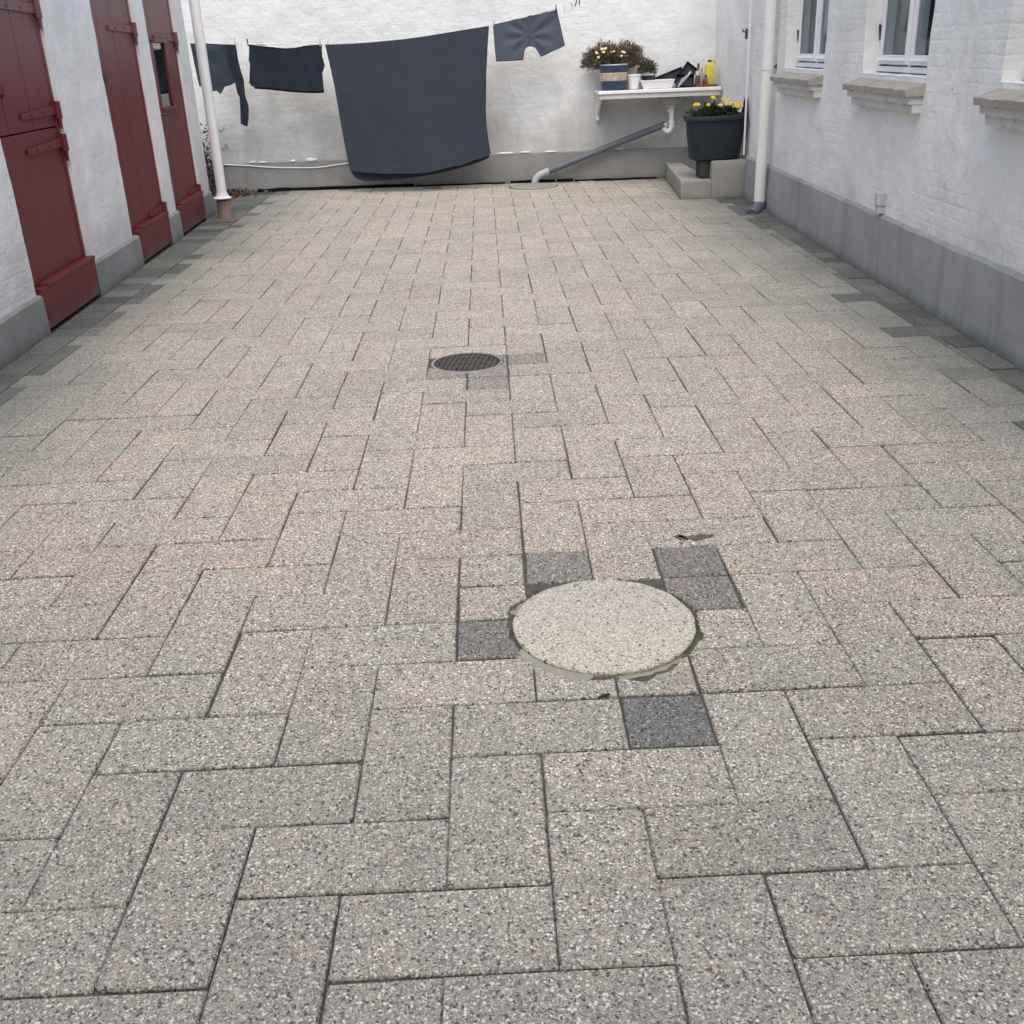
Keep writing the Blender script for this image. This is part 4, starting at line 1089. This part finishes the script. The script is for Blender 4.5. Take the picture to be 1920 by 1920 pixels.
T = [(-1.775, 1.598), (-1.72, 1.592), (-1.639, 1.590), (-1.56, 1.568), (-1.468, 1.552), (-1.38, 1.543), (-1.292, 1.543), (-1.20, 1.553), (-1.113, 1.570), (-1.04, 1.570), (-.979, 1.566), (-.983, 1.50), (-.986, 1.45), (-.968, 1.36), (-.985, 1.32), (-1.005, 1.288), (-1.008, 1.20), (-1.008, 1.102), (-1.06, 1.098), (-1.228, 1.106), (-1.40, 1.123), (-1.60, 1.150), (-1.79, 1.170), (-1.80, 1.195), (-1.832, 1.205), (-1.81, 1.30), (-1.79, 1.401), (-1.80, 1.44), (-1.785, 1.52)]
tw = thing("dark_towel", "black rectangular cloth pegged up between the long-sleeved top and big sheet", "cloth", PB(-1.4, 1.56, LO))
wt = lambda x, z: .012 * math.sin(x * 31 + z * 9) * min(1, (1.6 - z) * 3) + .020 * math.sin(x * 14 + z * 6) * (1.6 - z) * 1.6 + .02 * N3(x, z, 5, 2)
cloth("front_layer", None, None, T, LO, NAVY, wt, .004, .03, tw)
cloth("back_layer", None, None, [(x * .985 - .02, z - .022 if z < 1.25 else z - .004) for x, z in T], LO - .03, NAVY, lambda x, z: -.02 + .015 * N3(x, z, 4, 8), .004, .05, tw)

top = thing("long_sleeved_top", "dark long-sleeved top pegged behind the left downpipe, one sleeve dangling", "garment", PB(-2.15, 1.6, LO))
Bd = [(-2.42, 1.633), (-2.26, 1.624), (-2.08, 1.610), (-1.935, 1.600), (-1.915, 1.55), (-1.93, 1.42), (-1.975, 1.30), (-1.985, 1.22), (-2.04, 1.195), (-2.115, 1.180), (-2.14, 1.14), (-2.168, 1.108), (-2.205, 1.145), (-2.279, 1.134), (-2.33, 1.18), (-2.39, 1.20), (-2.41, 1.42)]
wb = lambda x, z: .014 * math.sin(z * 26 + x * 9) * N3(x, z, 3, 3) * 2 + .02 * math.sin(x * 13) * (1.65 - z)
cloth("body", None, None, Bd, LO, fabric("dark_slate_jersey", (.036, .048, .066)), wb, .008, .03, top)
Sl = [(-2.03, 1.604), (-1.915, 1.598), (-1.913, 1.46), (-1.900, 1.35), (-1.880, 1.243), (-1.884, 1.15), (-1.886, 1.08), (-1.866, .99), (-1.868, .93), (-1.885, .84), (-1.908, .762), (-1.945, .775), (-1.978, .796), (-1.962, .95), (-1.950, 1.075), (-1.967, 1.10), (-1.972, 1.137), (-1.980, 1.22), (-1.985, 1.301), (-2.01, 1.37), (-2.025, 1.437)]
cloth("sleeve", None, None, Sl, LO + .022, NAVY, lambda x, z: .010 * math.sin(z * 22) * N3(x, z, 3, 5) + .006, .014, .025, top)

Sh = [(.882, 1.686), (.98, 1.702), (1.088, 1.722), (1.20, 1.742), (1.316, 1.764), (1.45, 1.788), (1.568, 1.812), (1.582, 1.73), (1.600, 1.655), (1.625, 1.545), (1.646, 1.452), (1.60, 1.432), (1.505, 1.397), (1.44, 1.37), (1.384, 1.350), (1.362, 1.386), (1.340, 1.424), (1.32, 1.443), (1.296, 1.453), (1.27, 1.457), (1.25, 1.455), (1.232, 1.446), (1.215, 1.425), (1.205, 1.38), (1.194, 1.326), (1.05, 1.322), (.902, 1.320), (.896, 1.40), (.890, 1.52)]
def wsh(x, z):
    cxx, czz = 1.26, 1.56
    a = math.atan2(z - czz, x - cxx); d = math.hypot(x - cxx, z - czz)
    fold = math.sin(a * 9 + .6) * .011 * math.exp(-((d - .13) / .12) ** 2) + .010 * math.sin(x * 26 - z * 17) * math.exp(-((x - 1.5) / .10) ** 2 - ((z - 1.70) / .08) ** 2)
    leg = .022 * (math.cos((x - 1.07) * 9) if x < 1.26 else math.cos((x - 1.45) * 9)) * min(1, max(0, (1.62 - z) * 4))
    return fold + leg + .008 * N3(x, z, 6, 4)
shorts = thing("shorts", "grey-blue stretch shorts hanging skewed at the raised end of the line", "shorts", PB(1.25, 1.75, LO))
cloth("fabric", None, None, Sh, LO, SHORTM, wsh, .014, .022, shorts)
m = MB(); m.tube([PB(x, z + .010, LO + wsh(x, z + .01) + .002) for x, z in ((.905, 1.322), (1.0, 1.323), (1.1, 1.326), (1.19, 1.328))], .006, 6); m.build("hem", SHORTM, shorts)
m = MB(); m.tube([PB(x, z + .010, LO + wsh(x, z + .01) + .002) for x, z in ((1.388, 1.352), (1.45, 1.376), (1.51, 1.400), (1.60, 1.434), (1.64, 1.452))], .006, 6); m.build("hem", SHORTM, shorts)

WOOD = plain("pale_peg_wood", (.55, .47, .38), .8, .2); PEGW = plain("white_peg_plastic", (.75, .75, .73), .5, .4); PEGD = plain("dark_peg_plastic", (.045, .05, .06), .5, .4)
def peg(x, ang, mat, lbl, hang=False, ln=.072):
    z = zline(x); m = MB(); s = -1 if hang else 1
    T_ = Matrix.Translation(PB(x, z + .004, LO)) @ Matrix.Rotation(ang, 4, 'Y') @ (Matrix.Rotation(math.pi, 4, 'X') if hang else Matrix.Identity(4))
    bm = bmesh.new()
    for sd_ in (-1, 1):
        r = bmesh.ops.create_cube(bm, size=1, matrix=Matrix.Translation((0, sd_ * .008, .012)) @ Matrix.Rotation(-sd_ * .10, 4, 'X') @ Matrix.Diagonal((.010, .007, ln, 1)))
    bmesh.ops.create_cone(bm, segments=10, radius1=.006, radius2=.006, depth=.013, cap_ends=True, matrix=Matrix.Translation((0, 0, .008)) @ Matrix.Rotation(R(90), 4, 'Y'))
    m.from_bm(bm, False, T_)
    return tag(m.build("clothes_peg", mat), lbl, "clothes peg", "pegs on the washing line")
peg(-1.925, -.08, WOOD, "pale wooden peg on the cuff end of the long-sleeved top, the left one of two"); peg(-1.895, .10, PEGW, "whitish peg beside the pale wooden one at the long-sleeved top")
peg(-1.785, -.12, PEGD, "dark peg on the left corner of the black cloth"); peg(-.994, .08, WOOD, "beige peg on the right corner of the black cloth")
peg(-.918, .35, PEGW, "slanted white peg on the left corner of the big sheet"); peg(.832, -.18, PEGW, "white peg on the right corner of the big sheet")
peg(.892, .12, WOOD, "pale peg on the left corner of the shorts"); peg(1.556, .02, PEGD, "dark peg on the right corner of the shorts")
for i, x in enumerate((1.615, 1.645, 1.682, 1.722)):
    peg(x, (.25, -.1, -.35, -.25)[i], (PEGW, WOOD, PEGW, WOOD)[i], ("spare white peg dangling right beside the shorts", "spare wooden peg, second of the row dangling past the shorts", "spare white peg, third of the row dangling past the shorts", "spare wooden peg, last of the row before the dark ones")[i], True)
peg(1.765, .3, PEGD, "spare dark peg tilted on the line above the shrub"); peg(1.802, 0, PEGD, "spare dark peg standing upright on the line above the shrub"); peg(1.955, -.5, PEGW, "spare white peg highest up the line near the picture top", True)

# ------------------------------------------------------------------ cable, creeper, litter
m = MB(); cb = [(-2.6, .325), (-2.359, .322), (-2.2, .311), (-2.041, .298), (-1.85, .276), (-1.662, .263), (-1.45, .255), (-1.281, .252), (-1.16, .258), (-1.056, .272), (-.864, .289), (-.4, .30), (.3, .296), (.7, .305)]
m.tube([PB(x, z, .010) for x, z in cb], .0065, 6)
tag(m.build("white_cable", PVCW), "loose white cable sagging along the grey plinth of the garden wall", "cable")
cr = thing("dead_creeper", "dark withered creeper in the gap behind the left downpipe", "creeper", (-2.42, 10.8, 0))
CRL = leafmat("dead_leaves", (.016, .018, .014), (.05, .046, .034)); r = random.Random(5); m = MB(); lf = MB()
for i in range(16):
    x = r.uniform(-2.74, -2.44); y = yb(x, r.uniform(.05, .45)); pth = [Vector((x, y, 0))]
    h_ = r.uniform(.5, .9) if i < 12 else r.uniform(.2, .5)
    for k in range(7):
        x += r.gauss(0.002, .016); y += r.gauss(0, .02); pth.append(Vector((x, min(y, yb(x, .03)), h_ * (k + 1) / 7)))
    m.tube(pth, [.007, .006, .005, .005, .004, .003, .003, .002], 5)
    for p in pth[1:]:
        for k in range(14): blade(lf, p + Vector((r.gauss(0, .03), r.gauss(0, .03), r.gauss(0, .04))), Vector((r.gauss(0, 1), r.gauss(0, 1), r.gauss(0, .8))), r.uniform(.02, .045), r.uniform(.012, .026), r.uniform(-.02, .02), r)
for i in range(2):                                # side sprays over the wall
    z0 = r.uniform(.3, .7); p = PB(-2.35, z0, .03); pth = [p]
    for k in range(3): p = p + Vector((r.uniform(.015, .03), 0, r.gauss(.01, .02))); pth.append(Vector((p.x, yb(p.x, .025), p.z)))
    m.tube(pth, .003, 5)
    for q in pth: 
        for k in range(2): blade(lf, q + Vector((r.gauss(0, .012), -.005, r.gauss(0, .012))), Vector((r.gauss(0, 1), -.4, r.gauss(0, 1))), .022, .013, 0, r)
m.build("stems", plain("dead_stem", (.035, .03, .025), .9, .1), cr); lf.build("leaves", CRL, cr)
lit = MB(); r = random.Random(8)
for i in range(260):
    a = r.gauss(0, 1); x = -2.25 + abs(r.gauss(0, .22)) - .15; y = yb(x, .12 + abs(r.gauss(0, .22)))
    blade(lit, Vector((x, y, .006 + abs(r.gauss(0, .02)))), Vector((r.gauss(0, 1), r.gauss(0, 1), r.gauss(.1, .3))), r.uniform(.03, .06), r.uniform(.015, .035), r.uniform(-.02, .02), r)
tag(lit.build("leaf_litter", leafmat("brown_litter", (.035, .03, .026), (.11, .075, .058))), "brown dead leaves swept into the left back corner", "leaf litter", kind="stuff")
m = MB(); n = 60                                  # crumbled hole in a paver
pts = []
for k in range(n):
    a = 2 * math.pi * k / n; pts.append((1.345 + .062 * math.cos(a) * (1 + .5 * noise.noise(Vector((math.cos(a) * 5, math.sin(a) * 5, 1)))), 1.262 + .018 * math.sin(a) * (1 + 1.1 * noise.noise(Vector((math.cos(a) * 6, math.sin(a) * 6, 4)))) + .006 * math.cos(a * 2), .0028))
m.face(pts); tag(m.build("mud_patch", plain("mud", (.13, .10, .08), .95, .1, .35, 60)), "small brown crumbled patch of mud in the paving behind the manhole cover", "mud", kind="stuff")
m = MB(); m.tube([(.948, .392, .006), (.962, .397, .009), (.978, .407, .006)], [.002, .004, .002], 6)
dbm = MB(); r = random.Random(77)                  # windblown crumbs on the paving
for i in range(150):
    x, y = r.uniform(-1.6, 2.9), -.4 + 11.0 * r.random() ** 1.3
    if r.random() < .5: x = r.choice((-1.7 + abs(r.gauss(0, .25)), 3.0 - abs(r.gauss(0, .25))))
    if math.hypot(x - MH[0], y - MH[1]) < .27 or math.hypot(x - DR[0], y - DR[1]) < .2: continue
    blade(dbm, Vector((x, y, .003)), Vector((r.gauss(0, 1), r.gauss(0, 1), .12)), r.uniform(.006, .018), r.uniform(.003, .008), .002, r)
tag(dbm.build("litter_crumbs", leafmat("crumbs", (.04, .032, .024), (.20, .15, .09))), "scattered tiny brown leaf crumbs and seeds on the paving", "litter", kind="stuff")
tag(m.build("twig", plain("twig_bark", (.05, .035, .025), .9, .1)), "tiny dark twig lying on the paving in front of the manhole cover", "twig")
